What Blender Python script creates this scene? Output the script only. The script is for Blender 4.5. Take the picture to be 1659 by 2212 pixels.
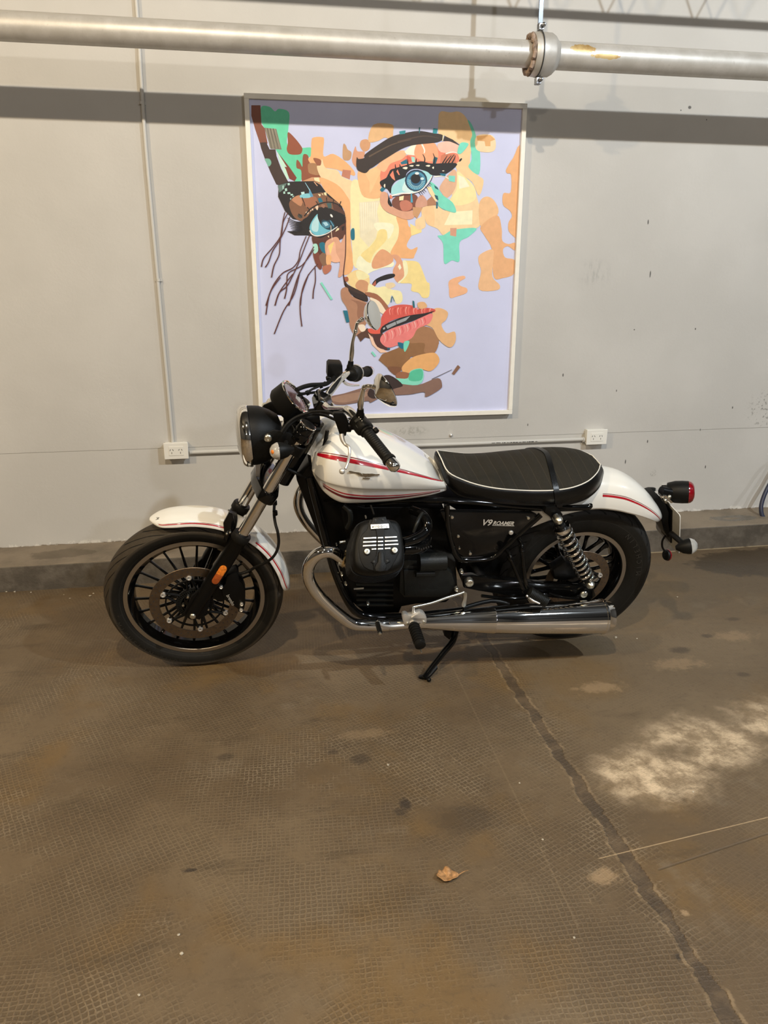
import bpy, bmesh, math, random
from mathutils import Vector, Matrix, noise
random.seed(7)
V = Vector
PI = math.pi
for o in list(bpy.data.objects): bpy.data.objects.remove(o, do_unlink=True)
sc = bpy.context.scene
C = sc.collection

# ------------------------------------------------------------ camera
CAM_H, PITCH, YAW, FPX = 1.416, math.radians(17.0), math.radians(9.66), 1661.0
cd = bpy.data.cameras.new('camera'); cam = bpy.data.objects.new('camera', cd); C.objects.link(cam)
cam.location = (0, 0, CAM_H); cam.rotation_euler = (PI/2-PITCH, 0, -YAW)
cd.sensor_fit = 'VERTICAL'; cd.sensor_height = 36; cd.lens = 36*FPX/2212; cd.clip_start = .05
sc.camera = cam
# ------------------------------------------------------------ exposure, world
sc.view_settings.view_transform = 'Standard'; sc.view_settings.look = 'None'
sc.view_settings.gamma = 1; sc.view_settings.use_curve_mapping = False
sc.view_settings.exposure = -0.14
w = bpy.data.worlds.new('world'); sc.world = w; w.use_nodes = True
w.node_tree.nodes['Background'].inputs[0].default_value = (.8, .85, 1, 1)
w.node_tree.nodes['Background'].inputs[1].default_value = .3
# ------------------------------------------------------------ lamps of the garage (bulbs hanging under the roof)
LAMPS = [  # location, power, colour, radius, label
    ((2.75, -0.12, 3.90), 500, (.84, .93, 1.0), .04, 'cool white hanging lamp high above the rear of the motorcycle, outside the view'),
    ((-0.25, -0.12, 3.90), 360, (1.0, .84, .62), .04, 'warm white hanging lamp high above the front wheel, outside the view'),
    ((-3.4, -0.12, 3.90), 470, (1.0, .76, .45), .05, 'yellowish hanging lamp far to the left, outside the view'),
    ((6.3, -0.12, 3.90), 200, (.88, .94, 1.0), .06, 'cool hanging lamp far to the right, outside the view'),
    ((3.2, -7.2, 3.9), 560, (.92, .95, 1.0), .15, 'cool hanging lamp far behind the photographer on the right, outside the view'),
    ((-2.2, -7.2, 3.9), 480, (1.0, .86, .66), .15, 'warm hanging lamp far behind the photographer on the left, outside the view'),
]
WALL_Y, CURB_Y, CURB_Z = 3.88, 3.596, .125

# ------------------------------------------------------------ measured rays
_fw = V((math.sin(YAW)*math.cos(PITCH), math.cos(YAW)*math.cos(PITCH), -math.sin(PITCH)))
_rt = V((math.cos(YAW), -math.sin(YAW), 0)); _up = _rt.cross(_fw)
def ray(px, py): return _fw + _rt*((px-829.5)/FPX) - _up*((py-1106)/FPX)
def on_wall(px, py, Y=WALL_Y):
    d = ray(px, py); return V((0, 0, CAM_H)) + d*(Y/d.y)
def on_floor(px, py, z=0):
    d = ray(px, py); return V((0, 0, CAM_H)) + d*((z-CAM_H)/d.z)
# bike frame: u along the wall (world x), v across, w up; leaning on its side stand
LEAN = math.radians(13.9); BY = 2.756; BZ = .002
BX = .48
Mb = Matrix.Translation((BX, BY, BZ)) @ Matrix.Rotation(LEAN, 4, 'X')
Mbi = Mb.inverted()
_o = Mbi @ V((0, 0, CAM_H))
def at(px, py, v):
    d = Mbi.to_3x3() @ ray(px, py); t = (v-_o.y)/d.y
    return _o + d*t
def at_plane(px, py, p0, n):
    d = Mbi.to_3x3() @ ray(px, py); t = (p0-_o).dot(n)/d.dot(n)
    return _o + d*t
def loc(p): return Mbi @ V(p)
def facing(px, py, dx, dy, r):
    """unit vector pointing (dx,dy) in the view with share r of it towards the viewer"""
    d = (Mbi.to_3x3() @ ray(px, py)).normalized()
    a = (Mbi.to_3x3() @ (_rt*dx - _up*dy)); a = (a - d*a.dot(d)).normalized()
    return (-d*r + a*math.sqrt(1-r*r)).normalized()

# ------------------------------------------------------------ materials
def srgb(r, g, b):
    f = lambda c: (c/255/12.92) if c/255 <= .04045 else ((c/255+.055)/1.055)**2.4
    return (f(r), f(g), f(b), 1)
def mat(name, col, rough=.5, metal=0, coat=0, spec=.5, bump=None, var=None, trans=0, emis=None):
    m = bpy.data.materials.new(name); m.use_nodes = True
    nt = m.node_tree; b = nt.nodes['Principled BSDF']
    b.inputs['Base Color'].default_value = (*col[:3], 1)
    b.inputs['Roughness'].default_value = rough; b.inputs['Metallic'].default_value = metal
    b.inputs['Coat Weight'].default_value = coat; b.inputs['Coat Roughness'].default_value = .06
    b.inputs['Specular IOR Level'].default_value = spec
    b.inputs['Transmission Weight'].default_value = trans
    if emis: b.inputs['Emission Color'].default_value = (*emis[:3], 1); b.inputs['Emission Strength'].default_value = emis[3]
    tc = nt.nodes.new('ShaderNodeTexCoord')
    if var:   # scale, amount
        n = nt.nodes.new('ShaderNodeTexNoise'); n.inputs['Scale'].default_value = var[0]; n.inputs['Detail'].default_value = 5
        nt.links.new(tc.outputs['Object'], n.inputs['Vector'])
        mr = nt.nodes.new('ShaderNodeMapRange'); mr.inputs[1].default_value = .3; mr.inputs[2].default_value = .7
        mr.inputs[3].default_value = 1-var[1]; mr.inputs[4].default_value = 1+var[1]
        mx = nt.nodes.new('ShaderNodeMix'); mx.data_type = 'RGBA'; mx.blend_type = 'MULTIPLY'; mx.inputs[0].default_value = 1
        nt.links.new(n.outputs[0], mr.inputs[0]); mx.inputs[6].default_value = (*col[:3], 1)
        nt.links.new(mr.outputs[0], mx.inputs[7]); nt.links.new(mx.outputs[2], b.inputs['Base Color'])
    if bump:  # scale, strength
        n = nt.nodes.new('ShaderNodeTexNoise'); n.inputs['Scale'].default_value = bump[0]; n.inputs['Detail'].default_value = 4
        nt.links.new(tc.outputs['Object'], n.inputs['Vector'])
        bn = nt.nodes.new('ShaderNodeBump'); bn.inputs['Strength'].default_value = bump[1]; bn.inputs['Distance'].default_value = .002
        nt.links.new(n.outputs[0], bn.inputs['Height']); nt.links.new(bn.outputs[0], b.inputs['Normal'])
    return m
class G:
    """small helper for node graphs"""
    def __init__(s, m): s.m = m; s.nt = m.node_tree; s.b = s.nt.nodes['Principled BSDF']
    def n(s, t, **k):
        x = s.nt.nodes.new('ShaderNode'+t)
        for a, v in k.items(): setattr(x, a, v)
        return x
    def put(s, sock, v):
        if isinstance(v, bpy.types.NodeSocket): s.nt.links.new(v, sock)
        else: sock.default_value = v
    def math(s, op, a, b=0., c=None, clamp=False):
        x = s.n('Math', operation=op, use_clamp=clamp); s.put(x.inputs[0], a); s.put(x.inputs[1], b)
        if c is not None: s.put(x.inputs[2], c)
        return x.outputs[0]
    def mix(s, f, a, b):
        x = s.n('Mix', data_type='RGBA'); s.put(x.inputs[0], f); s.put(x.inputs[6], a); s.put(x.inputs[7], b); return x.outputs[2]
    def noise(s, vec, scale, detail=4, rough=.5):
        x = s.n('TexNoise'); s.nt.links.new(vec, x.inputs['Vector']); x.inputs['Scale'].default_value = scale
        x.inputs['Detail'].default_value = detail; x.inputs['Roughness'].default_value = rough; return x.outputs[0]
    def step(s, x, lo, hi):
        r = s.n('MapRange', interpolation_type='SMOOTHSTEP'); s.put(r.inputs[0], x); s.put(r.inputs[1], lo); s.put(r.inputs[2], hi); return r.outputs[0]
    def sep(s, vec):
        x = s.n('SeparateXYZ'); s.nt.links.new(vec, x.inputs[0]); return x.outputs
    def comb(s, a, b, c=0.):
        x = s.n('CombineXYZ'); s.put(x.inputs[0], a); s.put(x.inputs[1], b); s.put(x.inputs[2], c); return x.outputs[0]
    def blob(s, X, Y, cx, cy, rx, ry, soft=.35, wob=None, amt=.35):
        a = s.math('DIVIDE', s.math('SUBTRACT', X, cx), rx); b = s.math('DIVIDE', s.math('SUBTRACT', Y, cy), ry)
        d = s.math('SQRT', s.math('ADD', s.math('MULTIPLY', a, a), s.math('MULTIPLY', b, b)))
        if wob is not None: d = s.math('ADD', d, s.math('MULTIPLY', s.math('SUBTRACT', wob, .5), amt*4))
        return s.math('SUBTRACT', 1., s.step(d, 1-soft, 1.+soft*.3))
    def bump(s, h, strength=.5, dist=.002):
        x = s.n('Bump'); x.inputs['Strength'].default_value = strength; x.inputs['Distance'].default_value = dist
        s.nt.links.new(h, x.inputs['Height']); s.nt.links.new(x.outputs[0], s.b.inputs['Normal'])

M = {}
M['white'] = mat('pearl_white_paint', (.80, .785, .73), .28, 0, .9)
M['black'] = mat('gloss_black', (.0025, .0025, .0025), .10, 0, .2, .3)
M['satin'] = mat('satin_black', (.003, .003, .003), .36, 0, 0, .2)
M['matte'] = mat('matte_black_plastic', (.004, .004, .0037), .48, spec=.2, bump=(400, .15))
M['case'] = mat('dark_grey_casting', (.0085, .009, .008), .40, spec=.3, bump=(300, .25))
M['rubber'] = mat('rubber', (.006, .0057, .005), .52, spec=.2, bump=(350, .25))
M['chrome'] = mat('chrome', (.86, .85, .83), .05, 1)
M['alu'] = mat('brushed_aluminium', (.74, .72, .68), .38, .7, bump=(500, .1))
M['ring'] = mat('machined_rim_ring', (.40, .36, .31), .38, 1)
M['disc'] = mat('brake_disc_steel', (.20, .155, .115), .42, 1, var=(60, .15))
M['bolt'] = mat('zinc_bolt', (.72, .70, .62), .3, 1)
M['red'] = mat('red_pinstripe', (.42, .004, .016), .3, 0, .7)
M['darkred'] = mat('dark_red_pinstripe', (.13, .004, .01), .3, 0, .7)
M['leather'] = mat('black_vinyl', (.003, .003, .003), .32, spec=.35, bump=(260, .25))
M['piping'] = mat('white_piping', (.75, .73, .66), .5)
M['amber'] = mat('amber_lens', (.80, .22, .02), .25, 0, .6, var=(90, .35))
M['amberdark'] = mat('deep_amber_lens', (.36, .07, .008), .3, 0, .6, var=(90, .2))
M['clear'] = mat('clear_indicator_lens', (.42, .40, .37), .12, 0, .8, var=(120, .25))
M['redlens'] = mat('red_lens', (.20, .002, .007), .12, 0, .6)
M['glass'] = mat('lamp_glass', (.75, .76, .74), .05, 0, 1, trans=.6)
M['mirror'] = mat('mirror_glass', (.80, .82, .82), .03, 1)
M['brass'] = mat('heat_tinted_clamp', (.75, .60, .36), .25, 1)
M['plate'] = mat('plate_back', (.30, .285, .25), .5, var=(30, .1))
M['platew'] = mat('plate_edge_white', (.75, .74, .70), .4)
M['frame'] = mat('frame_white_wood', (.86, .83, .75), .5, var=(20, .04), bump=(80, .1))
M['conduit'] = mat('conduit_white_grey', (.55, .54, .51), .45)
M['pipe'] = None
M['plastic'] = mat('white_plastic', (.80, .79, .74), .35)
M['slot'] = mat('socket_slot', (.03, .03, .03), .5)
M['steel'] = mat('galvanised_steel', (.35, .36, .38), .3, 1)
M['darksteel'] = mat('dark_steel', (.07, .075, .085), .3, 1)
M['hose'] = mat('navy_hose', (.02, .025, .055), .45)
M['decal'] = mat('printed_marking', (.05, .05, .05), .6)
M['lettersilver'] = mat('silver_lettering', (.85, .84, .80), .35, .6)
M['letterdark'] = mat('black_lettering', (.02, .02, .02), .5)
M['lettergrey'] = mat('grey_lettering', (.42, .40, .36), .5)
M['dial'] = mat('dial_face', (.10, .05, .05), .2, 0, 1, var=(40, .5))

# ------------------------------------------------------------ mesh builder
def catmull(p, k=6, closed=False):
    n = len(p); out = []
    rng = range(n) if closed else range(n-1)
    for i in rng:
        a, b, c, d = (p[(i-1) % n], p[i], p[(i+1) % n], p[(i+2) % n]) if closed else (p[max(i-1, 0)], p[i], p[i+1], p[min(i+2, n-1)])
        for j in range(k):
            t = j/k
            out.append(.5*((2*b)+(c-a)*t+(2*a-5*b+4*c-d)*t*t+(3*b-a-3*c+d)*t**3))
    if not closed: out.append(p[-1].copy() if hasattr(p[-1], 'copy') else p[-1])
    return out
def basis(n):
    n = V(n).normalized(); a = V((0, 0, 1)) if abs(n.z) < .9 else V((1, 0, 0))
    x = a.cross(n).normalized(); return x, n.cross(x), n
class MB:
    def __init__(s): s.v = []; s.f = []; s.mi = []; s.m = 0
    def face(s, idx): s.f.append(idx); s.mi.append(s.m)
    def add(s, vs): i = len(s.v); s.v += [V(p) for p in vs]; return i
    def rings(s, rings, closed=True, cap0=True, cap1=True, wrap=False):
        n = len(rings[0]); b = [s.add(r) for r in rings]; m = len(rings)
        for i in range(m if wrap else m-1):
            p, q = b[i], b[(i+1) % m]
            for j in range(n if closed else n-1):
                k = (j+1) % n; s.face((p+j, p+k, q+k, q+j))
        if closed and not wrap:
            if cap0: s.face(tuple(b[0]+j for j in reversed(range(n))))
            if cap1: s.face(tuple(b[-1]+j for j in range(n)))
        return s
    def tube(s, path, r, n=12, k=0, caps=True, closed=False):
        path = [V(p) for p in path]
        if not isinstance(r, (list, tuple)): r = [r]*len(path)
        if k:
            r = catmull(list(r), k, closed); path = catmull(path, k, closed)
        t0 = (path[1]-path[0]).normalized(); x, y, _ = basis(t0); R = []
        m = len(path)
        for i, p in enumerate(path):
            a = path[(i+1) % m] if (closed or i < m-1) else path[i]; b = path[i-1] if (closed or i) else path[i]
            t = (a-b).normalized()
            x = (x - t*x.dot(t)).normalized(); y = t.cross(x)
            R.append([p + (x*math.cos(2*PI*j/n)+y*math.sin(2*PI*j/n))*r[i] for j in range(n)])
        return s.rings(R, True, caps, caps, wrap=closed)
    def lathe(s, o, ax, prof, n=32, cap=True, wrap=False):
        o = V(o); x, y, z = basis(ax)
        R = [[o + z*h + (x*math.cos(2*PI*j/n)+y*math.sin(2*PI*j/n))*r for j in range(n)] for r, h in prof]
        return s.rings(R, True, cap and not wrap, cap and not wrap, wrap=wrap)
    def sphere(s, o, r, n=12, sc=(1, 1, 1)):
        R = [[V(o)+V((r*sc[0]*math.sin(a)*math.cos(2*PI*j/n), r*sc[1]*math.sin(a)*math.sin(2*PI*j/n), r*sc[2]*math.cos(a))) for j in range(n)]
             for a in [PI*(i+.02)/(n//2+.04) for i in range(n//2+1)]]
        return s.rings(R[::-1])
    def box(s, c, size, X=(1, 0, 0), Y=(0, 1, 0), Z=None):
        c = V(c); X = V(X).normalized()*size[0]/2; Y = V(Y).normalized()*size[1]/2
        Z = (V(Z) if Z else X.cross(Y)).normalized()*size[2]/2
        i = s.add([c+X*a+Y*b+Z*d for d in (-1, 1) for a, b in ((-1, -1), (1, -1), (1, 1), (-1, 1))])
        for q in ((3, 2, 1, 0), (4, 5, 6, 7), (0, 1, 5, 4), (1, 2, 6, 5), (2, 3, 7, 6), (3, 0, 4, 7)): s.face(tuple(i+a for a in q))
        return s
    def prism(s, pts, ext, bev=0):
        pts = [V(p) for p in pts]; ext = V(ext)
        if bev <= 0: return s.rings([pts, [p+ext for p in pts]])
        c = sum(pts, V())/len(pts); e = ext.normalized()
        def inset(d, off):
            return [p - (p-c).normalized()*d + e*off for p in pts]
        L = ext.length
        return s.rings([inset(bev, 0), inset(bev*.3, bev*.3), inset(0, bev), inset(0, L-bev), inset(bev*.3, L-bev*.3), inset(bev, L)])
    def build(s, name, material, parent=None, angle=38, flat=False, mods=()):
        me = bpy.data.meshes.new(name); me.from_pydata([tuple(p) for p in s.v], [], s.f)
        ms = material if isinstance(material, (list, tuple)) else [material]
        for m in ms: me.materials.append(m)
        bm = bmesh.new(); bm.from_mesh(me)
        bm.faces.ensure_lookup_table()
        for f, i in zip(bm.faces, s.mi): f.material_index = i; f.smooth = not flat
        bmesh.ops.recalc_face_normals(bm, faces=bm.faces)
        a = math.radians(angle)
        for e in bm.edges:
            if len(e.link_faces) == 2 and e.calc_face_angle(0) > a: e.smooth = False
        bm.to_mesh(me); bm.free()
        o = bpy.data.objects.new(name, me); C.objects.link(o)
        if parent: o.parent = parent
        for t, kw in mods:
            md = o.modifiers.new(t.lower(), t)
            for k, v in kw.items(): setattr(md, k, v)
        return o
BEV = lambda w, n=2: ('BEVEL', dict(width=w, segments=n, limit_method='ANGLE'))
SOL = lambda t, off=-1: ('SOLIDIFY', dict(thickness=t, offset=off))
def tag(o, label=None, cat=None, group=None, kind=None):
    for k, v in (('label', label), ('category', cat), ('group', group), ('kind', kind)):
        if v: o[k] = v
    return o
def thing(name, label, cat, location=(0, 0, 0), rot=(0, 0, 0), group=None):
    o = bpy.data.objects.new(name, None); C.objects.link(o); o.location = location; o.rotation_euler = rot
    o.empty_display_size = .1
    return tag(o, label, cat, group)
_tc = {}
def text_into(mb, s_, origin, right, up, height, width=None, depth=.0006, shear=0, bold=0):
    """lettering as real relief: letters laid on the plane (right, up)"""
    cu = bpy.data.curves.new('t', 'FONT'); cu.body = s_; cu.align_x = 'CENTER'; cu.align_y = 'CENTER'; cu.shear = shear; cu.offset = bold
    cu.resolution_u = 4
    ob = bpy.data.objects.new('t', cu); C.objects.link(ob)
    dg = bpy.context.evaluated_depsgraph_get(); me = bpy.data.meshes.new_from_object(ob.evaluated_get(dg))
    xs = [v.co.x for v in me.vertices]; ys = [v.co.y for v in me.vertices]
    cx, cy = (min(xs)+max(xs))/2, (min(ys)+max(ys))/2; sy = height/(max(ys)-min(ys)); sx = width/(max(xs)-min(xs)) if width else sy
    R = V(right).normalized(); U = V(up).normalized(); N = R.cross(U)
    i0 = mb.add([V(origin)+R*((v.co.x-cx)*sx)+U*((v.co.y-cy)*sy)+N*depth for v in me.vertices])
    for p in me.polygons: mb.face(tuple(i0+i for i in p.vertices))
    bpy.data.objects.remove(ob); bpy.data.curves.remove(cu); bpy.data.meshes.remove(me)

class Surf:
    """smooth sheet through a grid of control points; s runs over rows, t over columns"""
    def __init__(s, grid): s.g = [[V(p) for p in r] for r in grid]; s.n = len(grid)-1; s.m = len(grid[0])-1
    @staticmethod
    def c4(a, b, c, d, t): return .5*((2*b)+(c-a)*t+(2*a-5*b+4*c-d)*t*t+(3*b-a-3*c+d)*t**3)
    def row(s, i, t):
        j = min(int(t), s.m-1); f = t-j; r = s.g[i]
        return s.c4(r[max(j-1, 0)], r[j], r[j+1], r[min(j+2, s.m)], f)
    def p(s, u, t):
        u = min(max(u, 0), s.n); t = min(max(t, 0), s.m)
        i = min(int(u), s.n-1); f = u-i
        return s.c4(s.row(max(i-1, 0), t), s.row(i, t), s.row(i+1, t), s.row(min(i+2, s.n), t), f)
    def nrm(s, u, t, sg=1):
        e = .02; a = s.p(min(u+e, s.n), t)-s.p(max(u-e, 0), t); b = s.p(u, min(t+e, s.m))-s.p(u, max(t-e, 0))
        n = a.cross(b); return n.normalized()*sg if n.length > 1e-12 else V((0, -1, 0))
    def mesh(s, mb, ku=6, kt=5):
        R = [[s.p(i/ku, j/kt) for j in range(s.m*kt+1)] for i in range(s.n*ku+1)]
        return mb.rings(R, closed=False)
    def ribbon(s, mb, path, w0, w1, off, sg=1, k=8):
        """path: [(u,t)] centre; widths in t units"""
        P = catmull([V((a, b, 0)) for a, b in path], k); R = []
        n = len(P)
        for i, q in enumerate(P):
            w = (w0+(w1-w0)*i/(n-1))/2
            R.append([s.p(q.x, q.y+w*c)+s.nrm(q.x, q.y+w*c, sg)*off for c in (-1, -.5, 0, .5, 1)])
        return mb.rings(R, closed=False)

# ================================================================= SETTING
# ---- wall material: worn painted plaster
def wall_material():
    m = mat('painted_plaster_wall', (.60, .58, .54), .62); g = G(m)
    geo = g.n('NewGeometry'); P = geo.outputs['Position']; X, Y, Z = g.sep(P)
    base = g.noise(P, 1.3, 4, .55); fine = g.noise(P, 38, 5, .6); mid = g.noise(P, 9, 4, .6)
    col = g.mix(g.step(base, .35, .65), (.490, .478, .452, 1), (.540, .527, .500, 1))
    col = g.mix(g.math('MULTIPLY', g.step(fine, .45, .75), .12), col, (.50, .49, .46, 1))
    def dirty(mask, c, amt):
        nonlocal col
        col = g.mix(g.math('MULTIPLY', mask, amt), col, c)
    # scuffs and marks
    w40 = g.noise(P, 60, 4, .7); w12 = g.noise(g.comb(g.math('MULTIPLY', X, 1.), Y, g.math('MULTIPLY', Z, .25)), 40, 4, .7)
    dirty(g.math('MULTIPLY', g.blob(X, Z, 1.755, 1.435, .10, .075, .7, w12, .25), g.step(w12, .42, .6)), (.30, .30, .29, 1), .45)
    dirty(g.math('MULTIPLY', g.blob(X, Z, 2.83, .70, .13, .13, .6, w40, .2), g.step(w40, .56, .62)), (.12, .11, .10, 1), .7)
    dirty(g.math('MULTIPLY', g.blob(X, Z, 2.194, .362, .020, .022, .2, w40, .05), g.step(w40, .40, .6)), (.30, .29, .27, 1), .7)
    for x, z, rx, rz in ((2.183, 2.212, .010, .008), (2.138, 2.198, .004, .004), (2.021, 1.682, .004, .014), (2.28, 2.16, .003, .004),
                         (2.06, 1.43, .004, .02), (2.02, .435, .004, .013), (2.51, .385, .004, .010), (2.14, .545, .004, .010), (2.35, 1.15, .004, .006),
                         (2.0, 1.15, .004, .004), (1.93, .83, .003, .007), (2.45, .60, .003, .008), (1.62, .92, .004, .010), (2.63, .72, .004, .008), (1.44, .66, .003, .008)):
        dirty(g.blob(X, Z, x, z, rx, rz, .4, w40, .15), (.05, .045, .04, 1), .85)
    dirty(g.math('MULTIPLY', g.blob(X, Z, .80, .648, .11, .030, .6, w40, .15), g.step(w40, .45, .6)), (.30, .29, .26, 1), .6)
    # panel joint line
    zl = g.math('ADD', g.math('SUBTRACT', Z, .600), g.math('MULTIPLY', g.math('SUBTRACT', mid, .5), .004))
    line = g.math('SUBTRACT', 1., g.step(g.math('ABSOLUTE', zl), .0008, .0028))
    dirty(line, (.24, .23, .21, 1), .55)
    # drips under bolt
    dirty(g.math('MULTIPLY', g.blob(X, Z, 1.02, .66, .03, .05, .8), g.step(mid, .4, .6)), (.66, .64, .60, 1), .5)
    # ragged paint edge above the kerb
    ed = g.math('ADD', Z, g.math('MULTIPLY', g.math('SUBTRACT', g.noise(P, 14, 6, .7), .5), .022))
    dirty(g.math('SUBTRACT', 1., g.step(ed, .126, .130)), (.19, .155, .115, 1), 1.)
    dirty(g.math('MULTIPLY', g.math('SUBTRACT', 1., g.step(ed, .132, .150)), g.step(fine, .5, .6)), (.72, .70, .65, 1), .7)
    g.put(g.b.inputs['Base Color'], col)
    g.put(g.b.inputs['Roughness'], g.math('ADD', .5, g.math('MULTIPLY', mid, .2)))
    h = g.math('ADD', g.math('MULTIPLY', fine, .6), g.math('ADD', g.math('MULTIPLY', base, 2.), g.math('MULTIPLY', line, -1.5)))
    g.bump(h, .35, .003)
    return m
def floor_material(kerb=False):
    m = mat('kerb_concrete' if kerb else 'stamped_concrete_floor', (.2, .15, .1), .6); g = G(m)
    geo = g.n('NewGeometry'); P = geo.outputs['Position']; X, Y, Z = g.sep(P)
    n1 = g.noise(P, 1.1, 5, .6); n2 = g.noise(P, 3.3, 6, .65); n3 = g.noise(P, 14, 6, .7); nf = g.noise(P, 120, 4, .7); n0 = g.noise(g.comb(g.math('ADD', X, 7.3), Y, 2.), 1.9, 4, .6)
    nh = g.noise(g.comb(g.math('MULTIPLY', X, .8), g.math('MULTIPLY', Y, 3.2), Z), 3.0, 5, .65)
    col = g.mix(g.step(n1, .38, .62), (.098, .074, .048, 1), (.146, .118, .084, 1))
    if kerb:
        col = g.mix(g.step(n2, .35, .65), (.155, .124, .088, 1), (.245, .196, .140, 1))
        col = g.mix(g.math('MULTIPLY', g.step(n3, .5, .75), .4), col, (.26, .21, .155, 1))
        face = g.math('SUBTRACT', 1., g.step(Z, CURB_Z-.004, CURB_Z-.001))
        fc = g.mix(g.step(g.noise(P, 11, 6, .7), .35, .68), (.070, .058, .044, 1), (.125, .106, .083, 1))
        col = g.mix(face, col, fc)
        wet = g.blob(X, Y, 2.62, 3.715, .155, .052, .15, n3, .35)
        wet2 = g.math('MULTIPLY', wet, g.math('SUBTRACT', 1., g.blob(X, Y, 2.60, 3.715, .055, .018, .2, n3, .2)))
        wet2 = g.math('MULTIPLY', wet2, g.math('SUBTRACT', 1., face))
        col = g.mix(g.math('MULTIPLY', wet2, .62), col, (.05, .045, .032, 1))
        st = g.blob(X, Y, -.955, 3.74, .16, .07, .15, n3, .4)
        col = g.mix(g.math('MULTIPLY', g.math('MULTIPLY', st, g.math('SUBTRACT', 1., face)), .5), col, (.08, .06, .035, 1))
        g.put(g.b.inputs['Base Color'], col)
        g.put(g.b.inputs['Roughness'], g.math('SUBTRACT', .62, g.math('MULTIPLY', wet2, .5)))
        g.bump(g.math('ADD', g.math('MULTIPLY', n3, 2.), nf), .5, .004)
        return m
    # ochre and grey staining
    col = g.mix(g.math('MULTIPLY', g.step(n0, .50, .66), .70), col, (.140, .092, .036, 1))
    col = g.mix(g.math('MULTIPLY', g.step(nh, .56, .72), .55), col, (.058, .044, .028, 1))
    col = g.mix(g.math('MULTIPLY', g.step(n2, .58, .70), .45), col, (.170, .150, .124, 1))
    col = g.mix(g.math('MULTIPLY', g.step(n3, .60, .74), .40), col, (.215, .170, .118, 1))
    # grid pattern pressed into the screed, in patches of two directions
    def grid(ang, pitch, wob):
        c, s_ = math.cos(ang), math.sin(ang)
        wx = g.math('MULTIPLY', g.math('SUBTRACT', n3, .5), wob)
        a = g.math('DIVIDE', g.math('ADD', g.math('ADD', g.math('MULTIPLY', X, c), g.math('MULTIPLY', Y, s_)), wx), pitch)
        b = g.math('DIVIDE', g.math('ADD', g.math('SUBTRACT', g.math('MULTIPLY', Y, c), g.math('MULTIPLY', X, s_)), wx), pitch)
        fa = g.math('ABSOLUTE', g.math('SUBTRACT', g.math('FRACT', a), .5)); fb = g.math('ABSOLUTE', g.math('SUBTRACT', g.math('FRACT', b), .5))
        return g.step(g.math('MAXIMUM', fa, fb), .28, .42)   # 1 on the lines, 0 in the dimples
    g1 = grid(-.06, .0125, .022); g2 = grid(.40, .0135, .020)
    pm = g.step(g.noise(P, .9, 2, .5), .49, .52)
    gr = g.math('ADD', g.math('MULTIPLY', g1, pm), g.math('MULTIPLY', g2, g.math('SUBTRACT', 1., pm)))
    vis = g.step(g.noise(g.comb(X, Y, 5.), 3.6, 6, .75), .38, .56)
    strong = g.step(g.noise(g.comb(X, Y, 9.), 2.3, 4, .7), .50, .66)
    right = g.step(X, .9, 1.0)
    vis = g.math('MULTIPLY', vis, g.math('SUBTRACT', 1., g.math('MULTIPLY', right, .6)))
    ero = g.step(g.noise(P, 75, 3, .7), .36, .58)
    up = g.math('MULTIPLY', g.math('MULTIPLY', g.math('MULTIPLY', gr, vis), ero), g.math('ADD', .12, g.math('MULTIPLY', strong, .50)))
    dn = g.math('MULTIPLY', g.math('MULTIPLY', g.math('SUBTRACT', 1., gr), vis), .36)
    col = g.mix(up, col, (.235, .205, .165, 1)); col = g.mix(dn, col, (.045, .035, .024, 1))
    # worn pale concrete patch
    pw = g.noise(g.comb(X, Y, 3.), 4.5, 6, .72)
    b1 = g.blob(X, Y, 1.10, 1.80, .22, .155, .65, pw, .28); b2 = g.blob(X, Y, 1.36, 1.93, .26, .150, .65, pw, .32); b3 = g.blob(X, Y, 1.75, 1.99, .32, .15, .7, pw, .35)
    pb = g.math('MAXIMUM', g.math('MAXIMUM', b1, b2), b3); pb = g.math('MULTIPLY', pb, right)
    hole = g.blob(X, Y, 1.245, 1.90, .09, .055, .6, pw, .25)
    pb = g.math('MULTIPLY', pb, g.math('SUBTRACT', 1., g.math('MULTIPLY', hole, .6)))
    pcol = g.mix(g.step(n3, .38, .66), (.26, .215, .16, 1), (.70, .62, .52, 1))
    col = g.mix(g.math('MULTIPLY', pb, .85), col, pcol)
    # smooth greyer screed to the right of the joint
    col = g.mix(g.math('MULTIPLY', g.math('MULTIPLY', right, g.step(Y, 1.6, 2.4)), .40), col, (.130, .108, .080, 1))
    # damp area and rim
    wet = g.blob(X, Y, 2.66, 3.36, .50, .20, .10, n3, .22)
    col = g.mix(g.math('MULTIPLY', wet, .72), col, (.030, .024, .017, 1))
    fl_ = g.math('MULTIPLY', g.blob(X, Y, 2.3, CURB_Y-.004, 1.05, .011, .3, n3, .12), g.step(n3, .36, .46))
    col = g.mix(g.math('MULTIPLY', fl_, .7), col, (.42, .38, .30, 1))
    # single dark stains
    wn = g.noise(P, 55, 4, .75)
    for x, y, rx, ry, a in ((.515, 1.70, .10, .07, .45), (.365, 1.79, .018, .030, .85), (-.214, 1.632, .020, .008, .9), (.864, 1.192, .022, .012, .95), (.345, 1.76, .02, .02, .6), (.27, 2.02, .035, .03, .6),
                            (-.14, 2.10, .03, .02, .5), (.19, 2.07, .02, .015, .5), (1.35, 1.29, .01, .012, .8), (1.62, 2.52, .05, .03, .6), (1.80, 2.62, .03, .02, .6), (2.0, 2.75, .04, .02, .5), (2.02, 2.45, .03, .02, .5), (1.75, 2.3, .03, .02, .5)):
        col = g.mix(g.math('MULTIPLY', g.blob(X, Y, x, y, rx, ry, .5, wn, .30), a), col, (.030, .024, .020, 1))
    wp = g.noise(P, 22, 6, .8)
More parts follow.
